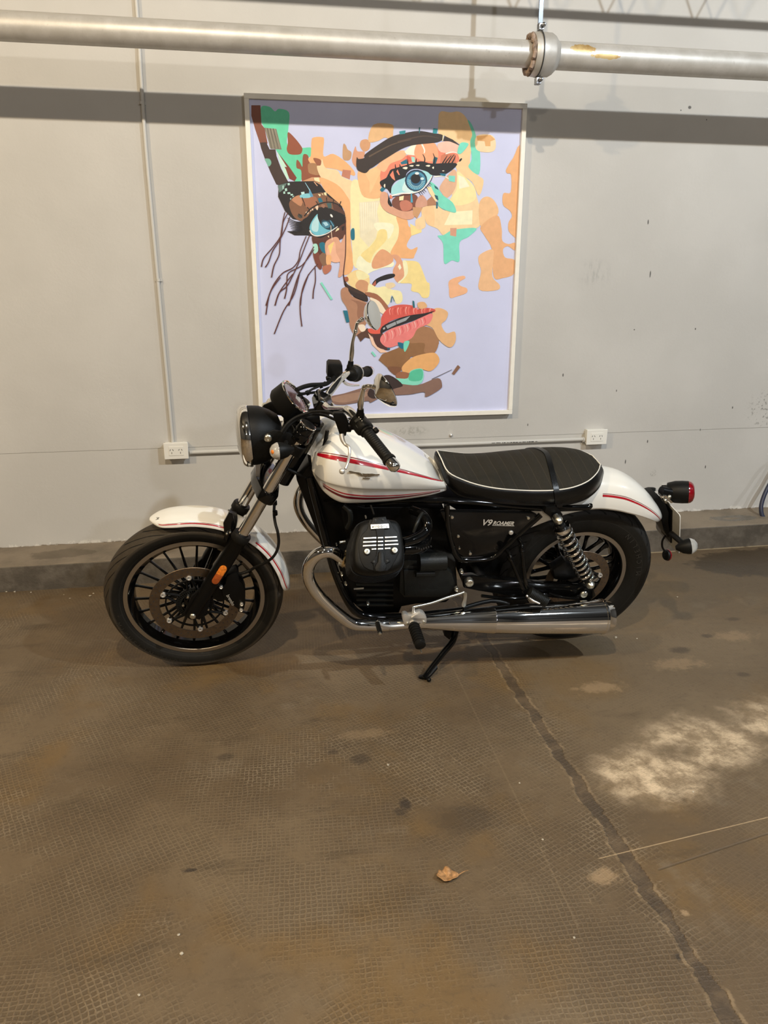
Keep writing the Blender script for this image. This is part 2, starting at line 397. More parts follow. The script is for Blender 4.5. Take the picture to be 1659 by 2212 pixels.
    for x, y, rx, ry, a in ((.80, 1.44, .045, .030, .7), (.93, 1.30, .010, .010, .8), (1.18, 2.30, .10, .04, .55), (1.55, 2.42, .12, .05, .4), (1.9, 2.6, .10, .05, .35), (.30, 2.15, .10, .03, .3)):
        col = g.mix(g.math('MULTIPLY', g.blob(X, Y, x, y, rx, ry, .6, wp, .8), a), col, (.30, .235, .165, 1))
    # expansion joint: a filled strip square to the wall
    wob = g.math('MULTIPLY', g.math('SUBTRACT', g.noise(g.comb(0., Y, 0.), 9, 5, .7), .5), .060)
    jx = g.math('ADD', g.math('SUBTRACT', X, .882), wob)
    jw = g.math('ADD', .010, g.math('MULTIPLY', g.step(g.noise(g.comb(2., Y, 0.), 3, 4, .6), .35, .65), .012))
    joint = g.math('SUBTRACT', 1., g.step(g.math('SUBTRACT', g.math('ABSOLUTE', jx), jw), -.001, .003))
    edge = g.math('SUBTRACT', 1., g.step(g.math('ABSOLUTE', g.math('SUBTRACT', g.math('ABSOLUTE', jx), g.math('ADD', jw, .006))), .002, .007))
    col = g.mix(g.math('MULTIPLY', g.math('MULTIPLY', edge, g.step(n3, .42, .6)), .6), col, (.26, .21, .15, 1))
    jcol = g.mix(g.step(n3, .40, .62), (.040, .032, .027, 1), (.105, .082, .060, 1))
    col = g.mix(g.math('MULTIPLY', joint, .70), col, jcol)
    # cut lines on the right slab, faint ones on the left
    def cut(ax, ay, bx, by, wd, c, amt):
        nonlocal col
        L = math.hypot(bx-ax, by-ay); ux, uy = (bx-ax)/L, (by-ay)/L
        t = g.math('ADD', g.math('MULTIPLY', g.math('SUBTRACT', X, ax), ux), g.math('MULTIPLY', g.math('SUBTRACT', Y, ay), uy))
        d = g.math('ABSOLUTE', g.math('ADD', g.math('MULTIPLY', g.math('SUBTRACT', X, ax), -uy), g.math('MULTIPLY', g.math('SUBTRACT', Y, ay), ux)))
        k = g.math('MULTIPLY', g.math('SUBTRACT', 1., g.step(d, wd*.5, wd*1.2)), g.math('MULTIPLY', g.step(t, 0., .01), g.math('SUBTRACT', 1., g.step(t, L-.01, L))))
        col = g.mix(g.math('MULTIPLY', k, amt), col, c); return k
    k1 = cut(.806, 1.499, 2.6, 1.736, .0018, (.40, .33, .24, 1), .75)
    k2 = cut(.936, 1.437, 2.4, 1.739, .0030, (.07, .055, .04, 1), .55)
    k3 = cut(.698, 2.6, .672, 1.30, .003, (.22, .18, .13, 1), .25)
    col = g.mix(g.math('MULTIPLY', g.step(nf, .62, .72), .35), col, (.27, .225, .165, 1))
    col = g.mix(g.math('MULTIPLY', g.step(g.noise(P, 45, 5, .75), .52, .68), .35), col, (.055, .042, .028, 1))
    tint = g.n('Mix', data_type='RGBA', blend_type='MULTIPLY'); g.put(tint.inputs[0], 1.); g.put(tint.inputs[6], col); g.put(tint.inputs[7], (1.12, .99, .80, 1)); col = tint.outputs[2]
    g.put(g.b.inputs['Base Color'], col)
    rg = g.math('SUBTRACT', g.math('ADD', .46, g.math('MULTIPLY', n2, .25)), g.math('MULTIPLY', wet, .25))
    g.put(g.b.inputs['Roughness'], rg)
    h = g.math('ADD', g.math('MULTIPLY', g.math('MULTIPLY', gr, vis), 1.0), g.math('ADD', g.math('MULTIPLY', n3, 1.5), g.math('MULTIPLY', nf, .5)))
    h = g.math('SUBTRACT', h, g.math('MULTIPLY', joint, 2.5)); h = g.math('SUBTRACT', h, g.math('MULTIPLY', k2, 2.)); h = g.math('ADD', h, g.math('MULTIPLY', g.noise(P, 5, 3, .5), 1.5))
    g.bump(h, .55, .0022)
    return m
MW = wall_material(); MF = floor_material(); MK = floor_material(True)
def struct(name, mb, m, label=None):
    o = mb.build(name, m); tag(o, label, None, None, 'structure'); return o
x0, x1, y0, ZC = -6.5, 9.0, -11.0, 4.55
struct('floor', MB().box(((x0+x1)/2, (y0+WALL_Y+.2)/2, -.1), (x1-x0+.4, WALL_Y+.2-y0, .2)), MF, 'brown stained concrete floor with a pressed grid pattern')
struct('wall_front', MB().box(((x0+x1)/2, WALL_Y+.1, ZC/2), (x1-x0+.4, .2, ZC)), MW, 'pale grey painted wall behind the motorcycle')
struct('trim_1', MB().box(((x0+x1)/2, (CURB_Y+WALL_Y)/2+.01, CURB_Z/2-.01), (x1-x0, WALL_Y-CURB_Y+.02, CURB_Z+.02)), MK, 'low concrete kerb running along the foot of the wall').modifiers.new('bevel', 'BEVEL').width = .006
plain = mat('plain_plaster', (.045, .042, .038), .8); dark = mat('roof_sheeting', (.02, .02, .02), .7)
struct('wall_left', MB().box((x0-.1, (y0+WALL_Y)/2, ZC/2), (.2, WALL_Y-y0, ZC)), plain)
struct('wall_right', MB().box((x1+.1, (y0+WALL_Y)/2, ZC/2), (.2, WALL_Y-y0, ZC)), plain)
struct('wall_back', MB().box(((x0+x1)/2, y0-.1, ZC/2), (x1-x0+.4, .2, ZC)), plain)
struct('ceiling', MB().box(((x0+x1)/2, (y0+WALL_Y)/2, ZC+.1), (x1-x0+.4, WALL_Y-y0+.4, .2)), dark)

# ---- lamps hanging from the roof
lampshell = mat('lamp_housing', (.25, .25, .25), .4, 1)
for (p, pw, colr, rad, lb_) in LAMPS:
    t = thing('hanging_lamp', lb_, 'lamp', p, group='lamps under the roof')
    MB().lathe((0, 0, 0), (0, 0, 1), [(.17, .10), (.165, .16), (.06, .26), (.03, .30), (.012, .31), (.012, ZC-p[2])], 24).build('housing', lampshell, t)
    ld = bpy.data.lights.new('bulb', 'POINT'); ld.energy = pw; ld.color = colr; ld.shadow_soft_size = rad
    lo = bpy.data.objects.new('bulb', ld); C.objects.link(lo); lo.parent = t

# ---- lattice roof beam (throws the zigzag shadow at the top of the wall)
def truss():
    t = thing('lattice_beam', 'steel lattice roof beam parallel to the wall, above the view', 'roof beam', (0, 3.26, 2.782))
    mb = MB(); mb.tube([(-5.5, 0, 0), (8.5, 0, 0)], .017, 8); mb.tube([(-5.5, 0, .36), (8.5, 0, .36)], .017, 8); mb.build('chord', M['steel'], t)
    d = MB(); x = -5.4; k = 0; st = .19; pts = []
    while x < 8.4: pts.append((x+.05, 0, .36*(k % 2))); x += st; k += 1
    d.tube(pts, .0085, 6); d.build('lattice_bars', M['steel'], t)
truss()

# ---- big pipe along the wall
def pipe_material():
    m = mat('aluminium_pipe_paint', (.56, .54, .50), .42, .35); g = G(m)
    P = g.n('NewGeometry').outputs['Position']; X, Y, Z = g.sep(P)
    n = g.noise(P, 12, 5, .6); f = g.noise(P, 70, 5, .7)
    col = g.mix(g.step(n, .3, .7), (.50, .48, .44, 1), (.60, .58, .545, 1))
    top = g.math('MULTIPLY', g.step(Z, 2.338, 2.365), g.step(n, .3, .6))
    col = g.mix(g.math('MULTIPLY', top, .5), col, (.25, .21, .16, 1))
    col = g.mix(g.math('MULTIPLY', g.step(f, .62, .70), .35), col, (.28, .25, .2, 1))
    f2 = g.noise(P, 40, 5, .7); r1 = g.blob(X, Z, 1.420, 2.322, .050, .017, .08, f2, .45); r2 = g.blob(X, Z, 1.522, 2.296, .060, .009, .08, f2, .45)
    front = g.math('SUBTRACT', 1., g.step(Y, 3.455, 3.475))
    rr = g.math('MULTIPLY', g.math('MAXIMUM', r1, r2), front)
    col = g.mix(rr, col, g.mix(g.step(n, .4, .6), (.42, .26, .09, 1), (.60, .44, .20, 1)))
    g.put(g.b.inputs['Base Color'], col); g.bump(f, .15, .001); return m
M['pipe'] = pipe_material()
PY, PR, PZ = 3.470, .0600, 2.306
pz = lambda x: PZ - .0045*(x-.7)
pt = thing('wall_pipe', 'fat silver-grey pipe running across the top of the wall', 'pipe', (1.25, PY, PZ))
R_ = V((1.25, PY, PZ))
def pl(x, dz=0, dy=0): return V((x, PY+dy, pz(x)+dz)) - R_
MB().tube([pl(-6.3), pl(-2), pl(1.228)], .0512, 40).build('pipe_run', M['pipe'], pt)
MB().tube([pl(1.248), pl(4), pl(8.8)], .0535, 40).build('pipe_run', M['pipe'], pt)
flb = MB().lathe(pl(1.213), (1, 0, -.0045), [(.052, -.002), (.078, 0), (.082, .010), (.083, .026), (.080, .0262), (.080, .030), (.083, .0302), (.082, .060), (.081, .062), (.081, .078), (.073, .092), (.060, .104), (.0535, .110)], 48)
flb.build('coupling', M['pipe'], pt, angle=50)
sealm = mat('old_sealant', (.30, .22, .17), .8, var=(60, .4), bump=(90, 1.))
sb = MB(); rr = [.066+.006*math.sin(i*1.7)+.004*random.random() for i in range(36)]
sb.tube([pl(1.204)+V((.002*math.sin(i*2.1), rr[i]*math.cos(i*2*PI/36), rr[i]*math.sin(i*2*PI/36))) for i in range(36)], [.008+.003*random.random() for _ in range(36)], 8, closed=True)
sb.build('sealant', sealm, pt)
hg = thing('pipe_hanger', 'flat steel strap and bolts holding the fat pipe at its joint', 'pipe hanger', (1.250, PY, PZ+.09))
hb = MB(); hb.lathe(V((-.012, 0, -.09)), (1, 0, 0), [(.0835, 0), (.0865, 0), (.0865, .004), (.0835, .004)], 48, wrap=True)
hb.build('ring_clamp', M['slot'], hg)
MB().box((-.004, 0, .55), (.020, .005, 1.1)).build('strap', M['darksteel'], hg, mods=[BEV(.001)])
for z in (.012, -.188):
    b_ = MB(); b_.lathe((.002, -.022, z), (.25, -1, 0), [(.009, 0), (.009, .007), (.005, .0075), (.005, .014)], 12); b_.box((-.002, 0, z-.003), (.022, .030, .026)); b_.build('clamp_bolt', M['steel'], hg, mods=[BEV(.002)])

# ---- conduits and sockets
cz = [on_wall(294, 0), on_wall(304, 160), on_wall(315, 320), on_wall(333, 520), on_wall(346, 660), on_wall(359, 800), on_wall(373, 955)]
ct = thing('electrical_conduit', 'thin grey-white conduit running down the wall to the left socket', 'conduit', (cz[-1].x, WALL_Y, cz[-1].z))
o0 = V((cz[-1].x, WALL_Y, cz[-1].z))
cp = [V((cz[0].x+.004, WALL_Y-.013, 3.6))] + [V((p.x*.9967, WALL_Y-.013, CAM_H+(p.z-CAM_H)*.9967)) for p in cz]
MB().tube([p-o0 for p in cp], .0085, 14, k=4).build('conduit_run', M['conduit'], ct)
for (px, py) in ((306, 222), (342, 605)):
    p = on_wall(px, py, WALL_Y-.013)-o0; b_ = MB(); b_.lathe(p+V((0, 0, -.007)), (0, 0, 1), [(.0085, 0), (.0102, .001), (.0102, .013), (.0085, .014)], 16, cap=False); b_.box(p+V((0, .010, 0)), (.034, .003, .013)); b_.build('clip', M['conduit'], ct)
def conduit_h(name, label, A, B, r=.0105):
    o = V((B.x, WALL_Y, B.z)); t = thing(name, label, 'conduit', o)
    pts = [A.lerp(B, i/6)+V((0, 0, .002*math.sin(i*1.3)))-o for i in range(7)]
    MB().tube(pts, r, 14, k=3).build('conduit_run', M['conduit'], t)
    lb = MB().tube([B-o+V((-.012, 0, 0)), B-o+V((.006, 0, 0))], r*1.5, 16); lb.build('gland', M['conduit'], t)
    return t, o
A = on_wall(410, 975.5, WALL_Y-.012); B = on_wall(1263, 945.5, WALL_Y-.012); A.z = .578; B.z = .572
tq, oq = conduit_h('electrical_conduit', 'white conduit running level between the two sockets behind the motorcycle', A, B)
mk = MB(); random.seed(3); x = 1.24
while x < 1.50:
    wd = random.uniform(.004, .016)
    for a in (-.35, .15):
        pass
    ang = -PI/2+.2
    c = V((x, WALL_Y-.012-.0109*math.cos(.35), .5755-.0109*math.sin(.35)))-oq
    mk.box(c, (wd, .0004, random.uniform(.003, .006)), (1, 0, 0), (0, math.cos(.35), math.sin(.35)))
    x += wd+random.uniform(.001, .006)
mk.build('printed_marking', M['decal'], tq)
def socket(px, py, label, tint=None):
    c = on_wall(px, py, WALL_Y-.04); c.y = WALL_Y
    t = thing('power_outlet', label, 'power outlet', c, group=None)
    MB().box((0, -.018, 0), (.108, .036, .078)).build('back_box', M['plastic'], t, mods=[BEV(.003)])
    fp = MB(); fp.box((0, -.040, 0), (.118, .008, .083)); o_ = fp.build('faceplate', M['plastic'], t, mods=[BEV(.003, 3)])
    ins = MB().box((0, -.0445, 0), (.070, .003, .046)); ins.build('outlet_insert', M['plastic'], t, mods=[BEV(.001)])
    for s_ in (-1, 1):
        h = MB()
        h.box((s_*.021-.0065, -.0462, .006), (.0024, .001, .0085), (math.cos(-.5), 0, math.sin(-.5)), (0, 1, 0)); h.box((s_*.021+.0065, -.0462, .006), (.0024, .001, .0085), (math.cos(.5), 0, math.sin(.5)), (0, 1, 0)); h.box((s_*.021, -.0462, -.009), (.0024, .001, .0085))
        h.build('plug_slots', M['slot'], t)
    return t
socket(380.5, 974, 'white double power outlet left of the motorcycle, under the hanging conduit')
socket(1289, 944, 'white double power outlet above the rear of the seat, right end of the level conduit')
bp = on_wall(974, 940); 
MB().lathe((0, 0, 0), (0, -1, 0), [(.010, 0), (.010, .003), (.006, .0035), (.006, .010), (.004, .011)], 12).build('wall_bolt', M['alu'])
o = bpy.data.objects['wall_bolt']; o.location = bp; tag(o, 'small old bolt head in the wall between painting and seat', 'bolt')
# ---- garden hose at the right edge
hp = [V((3.55, 3.86, .95)), V((3.40, 3.85, .70)), V((3.12, 3.83, .46)), on_wall(1700, 985, 3.80), on_wall(1668, 1036, 3.78), on_wall(1650, 1072, 3.76), on_wall(1644, 1100, 3.74), on_wall(1653, 1120, 3.72)]
ho = V((2.85, 3.74, CURB_Z))
hp += [V((2.90, 3.71, CURB_Z+.012)), V((3.05, 3.70, CURB_Z+.012)), V((3.40, 3.72, CURB_Z+.012)), V((4.2, 3.75, CURB_Z+.012)), V((5.2, 3.71, CURB_Z+.012)), V((7.0, 3.74, CURB_Z+.012))]
hb = MB().tube([p-ho for p in hp], .0115, 12, k=8).build('garden_hose', M['hose']); hb.location = ho
tag(hb, 'dark navy hose curling onto the kerb at the right edge', 'hose')
# ---- dry leaf and crumbs on the floor
leafm = mat('dry_leaf', (.36, .19, .075), .6, var=(120, .45))
lf = on_floor(967, 1900); mb = MB()
ol = [(-.052, .004), (-.035, .012), (-.030, .026), (-.012, .020), (-.004, .034), (.012, .026), (.024, .018), (.040, .010), (.052, .002), (.036, -.006), (.020, -.006), (.004, -.020), (-.006, -.010), (-.022, -.016), (-.030, -.004)]
def lz(x, y): return .006+.010*abs(math.sin(x*60+1))+.012*max(0, y*25)*.6
i0 = mb.add([(0, 0, .004)]+[(x*.60, y*.95, lz(x, y)*.8+.004*math.sin(x*200)) for x, y in ol])
for i in range(len(ol)): mb.face((i0, i0+1+i, i0+1+(i+1) % len(ol)))
lo = mb.build('dry_leaf', leafm, angle=60, mods=[('SUBSURF', dict(levels=2, render_levels=2)), SOL(.0012)]); lo.location = lf
sm_ = MB().tube([(.028, .002, .008), (.042, .008, .010), (.054, .008, .013)], [.0012, .0009, .0006], 6, k=3).build('leaf_stem', leafm, lo)
tag(lo, 'curled dry brown leaf lying on the floor in front of the side stand', 'leaf')
crm = mat('pale_grit', (.50, .45, .36), .8)
random.seed(11)
def crumb(px, py, r, label):
    p = on_floor(px, py, 0); mb = MB().sphere((0, 0, 0), r, 8, (1, 1, .6))
    mb.v = [v+V((random.uniform(-1, 1), random.uniform(-1, 1), random.uniform(-.4, .4)))*r*.25 for v in mb.v]
    o = mb.build('grit_crumb', crm); o.location = (p.x, p.y, r*.45); tag(o, 'pale crumb of grit '+label, 'grit', 'pale grit crumbs scattered on the floor')
for px, py, r, lb in ((195, 1288, .006, 'at the kerb foot, left of a close pair by the tire'), (202, 1283, .005, 'at the kerb foot, right of a close pair by the tire'), (138, 1285, .003, 'just in front of the kerb, left of the close pair'), (151, 1293, .0035, 'on the floor below the close pair near the kerb'),
                      (14, 1279, .004, 'against the kerb at the very left edge of the photo'), (32, 1279, .005, 'against the kerb, second from the left edge of the photo'), (67, 1280, .004, 'against the kerb, third from the left edge of the photo'), (838, 1653, .004, 'on bare floor straight below the side stand'),
                      (1122, 1692, .003, 'just left of the expansion joint, level with the pale worn patch'), (1330, 1378, .006, 'behind and right of the muffler tip, larger one'), (1497, 1711, .003, 'on the lower edge of the pale worn patch'), (1172, 1814, .003, 'left of the joint above the long pale cut line'),
                      (1240, 2026, .003, 'low on the floor just left of the expansion joint'), (386, 2020, .0035, 'bottom left of the floor, upper of two'), (392, 2061, .004, 'bottom left of the floor, lower of two'), (1376, 1380, .0035, 'right of the rear tire, smaller one'), (1463, 1290, .004, 'on the floor below the rear indicators'), (300, 2150, .003, 'lowest one at the bottom left of the floor')):
    crumb(px, py, r, lb)

# ================================================================= PAINTING
FY = WALL_Y-.040   # front of the frame
TL, TR, BR_ = on_wall(526.5, 202, FY), on_wall(1140, 222, FY), on_wall(1106.4, 894.6, FY)
fx0, fx1, fz1, fz0 = TL.x, (TR.x+BR_.x)/2, (TL.z+TR.z)/2, BR_.z
pc = V(((fx0+fx1)/2, WALL_Y, (fz0+fz1)/2)); FW = .0215
pn = thing('framed_painting', 'large framed painting of a fragmented face hanging above the motorcycle', 'painting', pc)
for a, b in (((fx0, fz1), (fx1, fz1)), ((fx0, fz0), (fx1, fz0)), ((fx0, fz0), (fx0, fz1)), ((fx1, fz0), (fx1, fz1))):
    hor = a[1] == b[1]; s_ = (1 if a[0] == fx0 else -1); mb = MB()
    if hor:
        zc = a[1]-FW/2 if a[1] == fz1 else a[1]+FW/2
        mb.box(((fx0+fx1)/2-pc.x, -.020, zc-pc.z), (fx1-fx0, .040, FW))
    else:
        xc = a[0]+FW/2 if a[0] == fx0 else a[0]-FW/2
        mb.box((xc-pc.x, -.0201, 0), (FW, .040, fz1-fz0-2*FW))
    mb.build('frame_bar', M['frame'], pn, mods=[BEV(.0012)])
CY = WALL_Y-.024
lav = mat('lavender_canvas', (.60, .635, .87), .75, var=(6, .03), bump=(500, .15))
MB().box((0, CY+.006-pc.y, 0), (fx1-fx0-2*FW+.002, .012, fz1-fz0-2*FW+.002)).build('canvas', lav, pn)
paint = MB(); pmats = []; pkey = {}; layer = [0]
def shift(c):   # photo colour of a lit surface -> paint colour
    return tuple(min(1, x) for x in srgb(*c)[:3])
def pcol(c):
    if c not in pkey:
        k = .92
        pkey[c] = len(pmats); l = shift(c)
        pmats.append(mat('paint_%d_%d_%d' % c, tuple(min(.88, x*1.06) for x in l), .6, var=(35, .05), bump=(120, .12)))
    paint.m = pkey[c]
T = {'A': (520, 200, 4.809), 'B': (740, 220, 4.046), 'C': (540, 600, 2.765)}
def cv(k, X, Y, off=0):
    x0_, y0_, s_ = T[k]; p = on_wall(x0_+X/s_, y0_+Y/s_, CY); return V((p.x-pc.x, CY-pc.y-.0004-off, p.z-pc.z))
hx, hz = (fx1-fx0)/2-FW-.001, (fz1-fz0)/2-FW-.001
def clampc(p): return V((max(-hx, min(hx, p.x)), p.y, max(-hz, min(hz, p.z))))
def S(k, c, pts, sm=1):
    layer[0] += 1; off = layer[0]*.000015; pcol(c)
    P = [cv(k, x, y, off) for x, y in pts]
    if sm: P = catmull(P, 4, True)
    P = [clampc(p) for p in P]
    from mathutils.geometry import tessellate_polygon
    i0 = paint.add(P)
    for tri in tessellate_polygon([P]):
        a, b, d = [P[i] for i in tri]
        if (b-a).cross(d-a).length < 1e-9: continue
        paint.face(tuple(i0+i for i in tri))
def L(k, c, pts, w, w2=None, sm=5):
    layer[0] += 1; off = layer[0]*.000015; pcol(c); w2 = w if w2 is None else w2
    P = [V((x, y, 0)) for x, y in pts]
    if sm and len(P) > 2: P = catmull(P, sm)
    n = len(P); a = []; b = []
    for i, p in enumerate(P):
        d = (P[min(i+1, n-1)]-P[max(i-1, 0)]).normalized(); q = V((-d.y, d.x, 0))*(w+(w2-w)*i/(n-1))/2
        a.append(clampc(cv(k, p.x+q.x, p.y+q.y, off))); b.append(clampc(cv(k, p.x-q.x, p.y-q.y, off)))
    paint.rings([a, b], closed=False)
def El(k, c, cx, cy, rx, ry, rot=0, n=18):
    S(k, c, [(cx+rx*math.cos(t)*math.cos(rot)-ry*math.sin(t)*math.sin(rot), cy+rx*math.cos(t)*math.sin(rot)+ry*math.sin(t)*math.cos(rot)) for t in [2*PI*i/n for i in range(n)]], 0)
# --- colours
GRN, MINT, MINT2, DKB, BRN, RB = (98, 205, 165), (118, 212, 190), (190, 228, 212), (60, 42, 37), (125, 72, 54), (142, 76, 50)
TAN, PEA, PEA2, CRM, CRM2, YEL, ORG, PNK = (226, 180, 135), (240, 205, 160), (232, 175, 122), (242, 226, 176), (244, 236, 205), (236, 214, 146), (226, 160, 112), (214, 160, 132)
TEAL, BLK, BEI, COR, LIP, GRY = (22, 108, 132), (24, 19, 21), (202, 150, 112), (228, 132, 106), (208, 88, 78), (152, 158, 164)
# upper left strip and green
S('A', GRN, [(212, 150), (300, 148), (355, 195), (400, 168), (500, 205), (497, 350), (487, 440), (480, 520), (520, 575), (640, 575), (735, 575), (735, 660), (650, 700), (632, 900), (560, 925), (440, 760), (370, 600), (245, 365), (215, 300)])
S('A', MINT2, [(378, 612), (430, 690), (490, 780), (470, 800), (500, 888), (482, 905), (450, 840), (410, 740)], 0)
S('A', BRN, [(110, 132), (205, 132), (215, 330), (248, 370), (280, 530), (200, 530), (150, 380), (110, 240)], 0)
S('A', DKB, [(198, 520), (265, 515), (300, 590), (362, 590), (372, 660), (420, 790), (492, 925), (400, 965), (370, 955), (310, 830), (248, 680), (212, 580)], 0)
S('A', (112, 172, 152), [(250, 688), (300, 690), (318, 735), (290, 768), (262, 720)])
S('A', (122, 118, 104), [(245, 365), (370, 378), (425, 592), (310, 585), (285, 500)], 0)
for i in range(7): L('A', ((160, 150, 130), (75, 62, 52))[i % 2], [(262+i*15, 372), (305+i*17, 582)], 5, 3, 0)
S('A', RB, [(490, 412), (560, 470), (630, 560), (640, 600), (612, 642), (510, 640), (478, 590), (490, 520)])
S('A', (120, 52, 36), [(383, 618), (440, 690), (510, 780), (582, 885), (560, 922), (505, 895), (470, 800), (455, 770), (480, 775)], 0)
S('A', (138, 78, 52), [(582, 700), (612, 722), (640, 772), (642, 690), (655, 640), (700, 655), (722, 740), (815, 840), (830, 885), (735, 890), (640, 925), (628, 810), (580, 780)])
S('A', BEI, [(640, 920), (740, 880), (826, 880), (830, 960), (740, 925)], 0)
S('A', PEA2, [(735, 500), (760, 465), (840, 462), (866, 490), (860, 660), (958, 636), (1080, 710), (1175, 810), (1185, 862), (1130, 850), (1000, 800), (880, 780), (740, 742), (700, 690), (728, 655)])
S('A', (164, 120, 84), [(705, 738), (790, 745), (822, 852), (722, 842), (700, 800)])
S('A', (148, 88, 62), [(755, 680), (825, 695), (842, 745), (810, 768), (775, 730)])
S('A', (240, 208, 165), [(845, 690), (880, 780), (1000, 805), (1050, 870), (1165, 925), (1145, 965), (1142, 1160), (1060, 1060), (960, 960), (840, 890), (790, 770), (830, 755)])
S('A', (190, 124, 100), [(1060, 800), (1146, 810), (1132, 902), (1048, 868)], 0)
S('A', PEA2, [(830, 880), (1000, 955), (1100, 1070), (1142, 1180), (1140, 1500), (1168, 1820), (1068, 1890), (1078, 1700), (1090, 1450), (1088, 1300), (1050, 1180), (900, 1050), (830, 940)])
S('A', (192, 150, 112), [(1065, 540), (1090, 545), (1110, 590), (1150, 622), (1140, 690), (1100, 706), (1060, 680)])
S('A', (208, 152, 122), [(1190, 560), (1212, 610), (1290, 620), (1250, 730), (1200, 775), (1155, 700)])
S('A', (204, 152, 112), [(1250, 500), (1310, 485), (1346, 525), (1332, 590), (1280, 612), (1240, 560)])
# cream nose and cheek (crop B)
S('B', CRM, [(75, 715), (140, 690), (170, 800), (340, 832), (380, 960), (480, 1008), (492, 1150), (470, 1230), (400, 1345), (260, 1430), (110, 1450), (85, 1300), (70, 1000)])
S('B', (228, 218, 188), [(145, 880), (330, 862), (300, 960), (320, 1050), (290, 1190), (230, 1270), (150, 1180)], 0)
for i in range(8): L('B', (238, 230, 206), [(160+i*20, 880), (170+i*17, 1180-i*12)], 10, 4, 0)
S('B', CRM2, [(280, 1060), (420, 1062), (448, 1110), (400, 1200), (380, 1122), (308, 1130)])
S('B', YEL, [(318, 1122), (380, 1122), (385, 1200), (335, 1262), (270, 1330), (232, 1412), (160, 1340), (240, 1265), (290, 1200)])
S('B', CRM2, [(120, 1440), (150, 1345), (240, 1410), (430, 1395), (440, 1440), (360, 1450), (262, 1482), (190, 1512)])
S('B', PEA2, [(470, 1000), (560, 1028), (580, 1090), (640, 1110), (600, 1172), (560, 1255), (600, 1290), (655, 1270), (630, 1340), (600, 1370), (420, 1340), (480, 1200), (492, 1100)])
S('B', YEL, [(590, 1065), (690, 1115), (690, 1140), (600, 1172)], 0)
S('B', (218, 160, 120), [(350, 1288), (430, 1340), (437, 1400), (350, 1445), (270, 1458), (255, 1410), (290, 1335)])
S('B', (216, 158, 126), [(425, 1342), (490, 1345), (540, 1440), (535, 1530), (490, 1582), (450, 1540), (440, 1470), (470, 1400)])
S('B', (245, 235, 210), [(483, 1440), (500, 1415), (515, 1450), (498, 1470)], 0)
S('B', YEL, [(530, 1400), (570, 1388), (660, 1402), (700, 1480), (735, 1570), (760, 1592), (755, 1700), (700, 1712), (665, 1670), (600, 1650), (600, 1590), (500, 1582), (545, 1520)])
S('B', (245, 232, 190), [(525, 1395), (560, 1400), (568, 1500), (500, 1582), (485, 1575), (538, 1520)])
S('B', (240, 208, 150), [(30, 1530), (130, 1468), (232, 1530), (222, 1660), (160, 1662), (60, 1600)])
S('B', CRM, [(130, 1475), (200, 1495), (235, 1530), (150, 1560), (118, 1510)])
S('B', BEI, [(110, 1610), (150, 1555), (222, 1580), (215, 1655), (160, 1662)])
S('B', BLK, [(255, 1600), (290, 1550), (380, 1510), (450, 1503), (452, 1530), (390, 1552), (320, 1572), (282, 1612), (262, 1618)])
S('B', (178, 92, 72), [(256, 1602), (290, 1560), (292, 1600), (268, 1615)], 0)
S('B', CRM, [(230, 1590), (300, 1622), (370, 1612), (430, 1640), (510, 1660), (522, 1740), (470, 1765), (430, 1690), (400, 1775), (320, 1760), (230, 1690)])
S('B', (226, 205, 168), [(375, 1590), (440, 1580), (460, 1610), (400, 1635)])
S('B', (160, 102, 74), [(190, 1668), (260, 1670), (340, 1740), (390, 1782), (300, 1782), (240, 1700)])
S('B', (48, 34, 30), [(8, 1480), (28, 1575), (100, 1640), (200, 1680), (218, 1745), (110, 1715), (60, 1650), (15, 1600)])
S('B', (232, 182, 132), [(135, 608), (200, 618), (300, 560), (385, 520), (382, 600), (330, 690), (338, 832), (190, 832), (140, 715)])
S('B', (240, 192, 142), [(200, 620), (300, 562), (372, 520), (380, 600), (320, 640), (240, 800), (235, 700)])
# forehead, right side
S('B', (222, 180, 132), [(270, 200), (430, 198), (442, 260), (430, 332), (370, 312), (310, 342), (225, 345)])
S('B', (236, 200, 152), [(845, 100), (870, 82), (940, 92), (1010, 85), (1065, 120), (1115, 205), (1132, 270), (1130, 372), (1115, 550), (1180, 640), (1232, 690), (1192, 820), (1130, 700), (1000, 600), (985, 440), (1030, 380), (930, 318), (880, 290), (838, 280), (838, 140)])
S('B', MINT, [(1092, 160), (1130, 200), (1165, 300), (1165, 410), (1200, 440), (1192, 632), (1100, 572), (1128, 500), (1115, 350), (1132, 280)])
S('B', (240, 208, 168), [(1170, 300), (1290, 288), (1335, 335), (1330, 420), (1262, 442), (1168, 415)])
S('B', (216, 166, 108), [(1170, 300), (1290, 290), (1333, 330), (1292, 346), (1292, 388), (1248, 388), (1240, 346), (1178, 340)], 0)
S('B', PEA, [(690, 930), (760, 905), (830, 912), (900, 950), (950, 880), (960, 760), (1000, 600), (1060, 650), (1150, 740), (1172, 830), (1205, 950), (1200, 1080), (1120, 1112), (960, 1120), (880, 1165), (830, 1110), (740, 1070), (720, 1020), (725, 1090), (680, 1115), (640, 1100), (640, 1030), (690, 1000)])
S('B', (242, 222, 165), [(1000, 615), (1060, 648), (1148, 740), (1160, 850), (1060, 900), (960, 900), (940, 850), (1000, 760)])
S('B', (240, 232, 205), [(1010, 640), (1060, 660), (1110, 740), (1020, 760)], 0)
S('B', (240, 232, 195), [(940, 962), (1135, 948), (1132, 1072), (886, 1078), (915, 1020)], 0)
S('B', (238, 196, 148), [(690, 940), (790, 905), (800, 1080), (740, 1060), (715, 1010)])
S('B', (216, 172, 142), [(850, 738), (960, 595), (998, 630), (990, 740), (950, 810), (900, 842), (870, 800)])
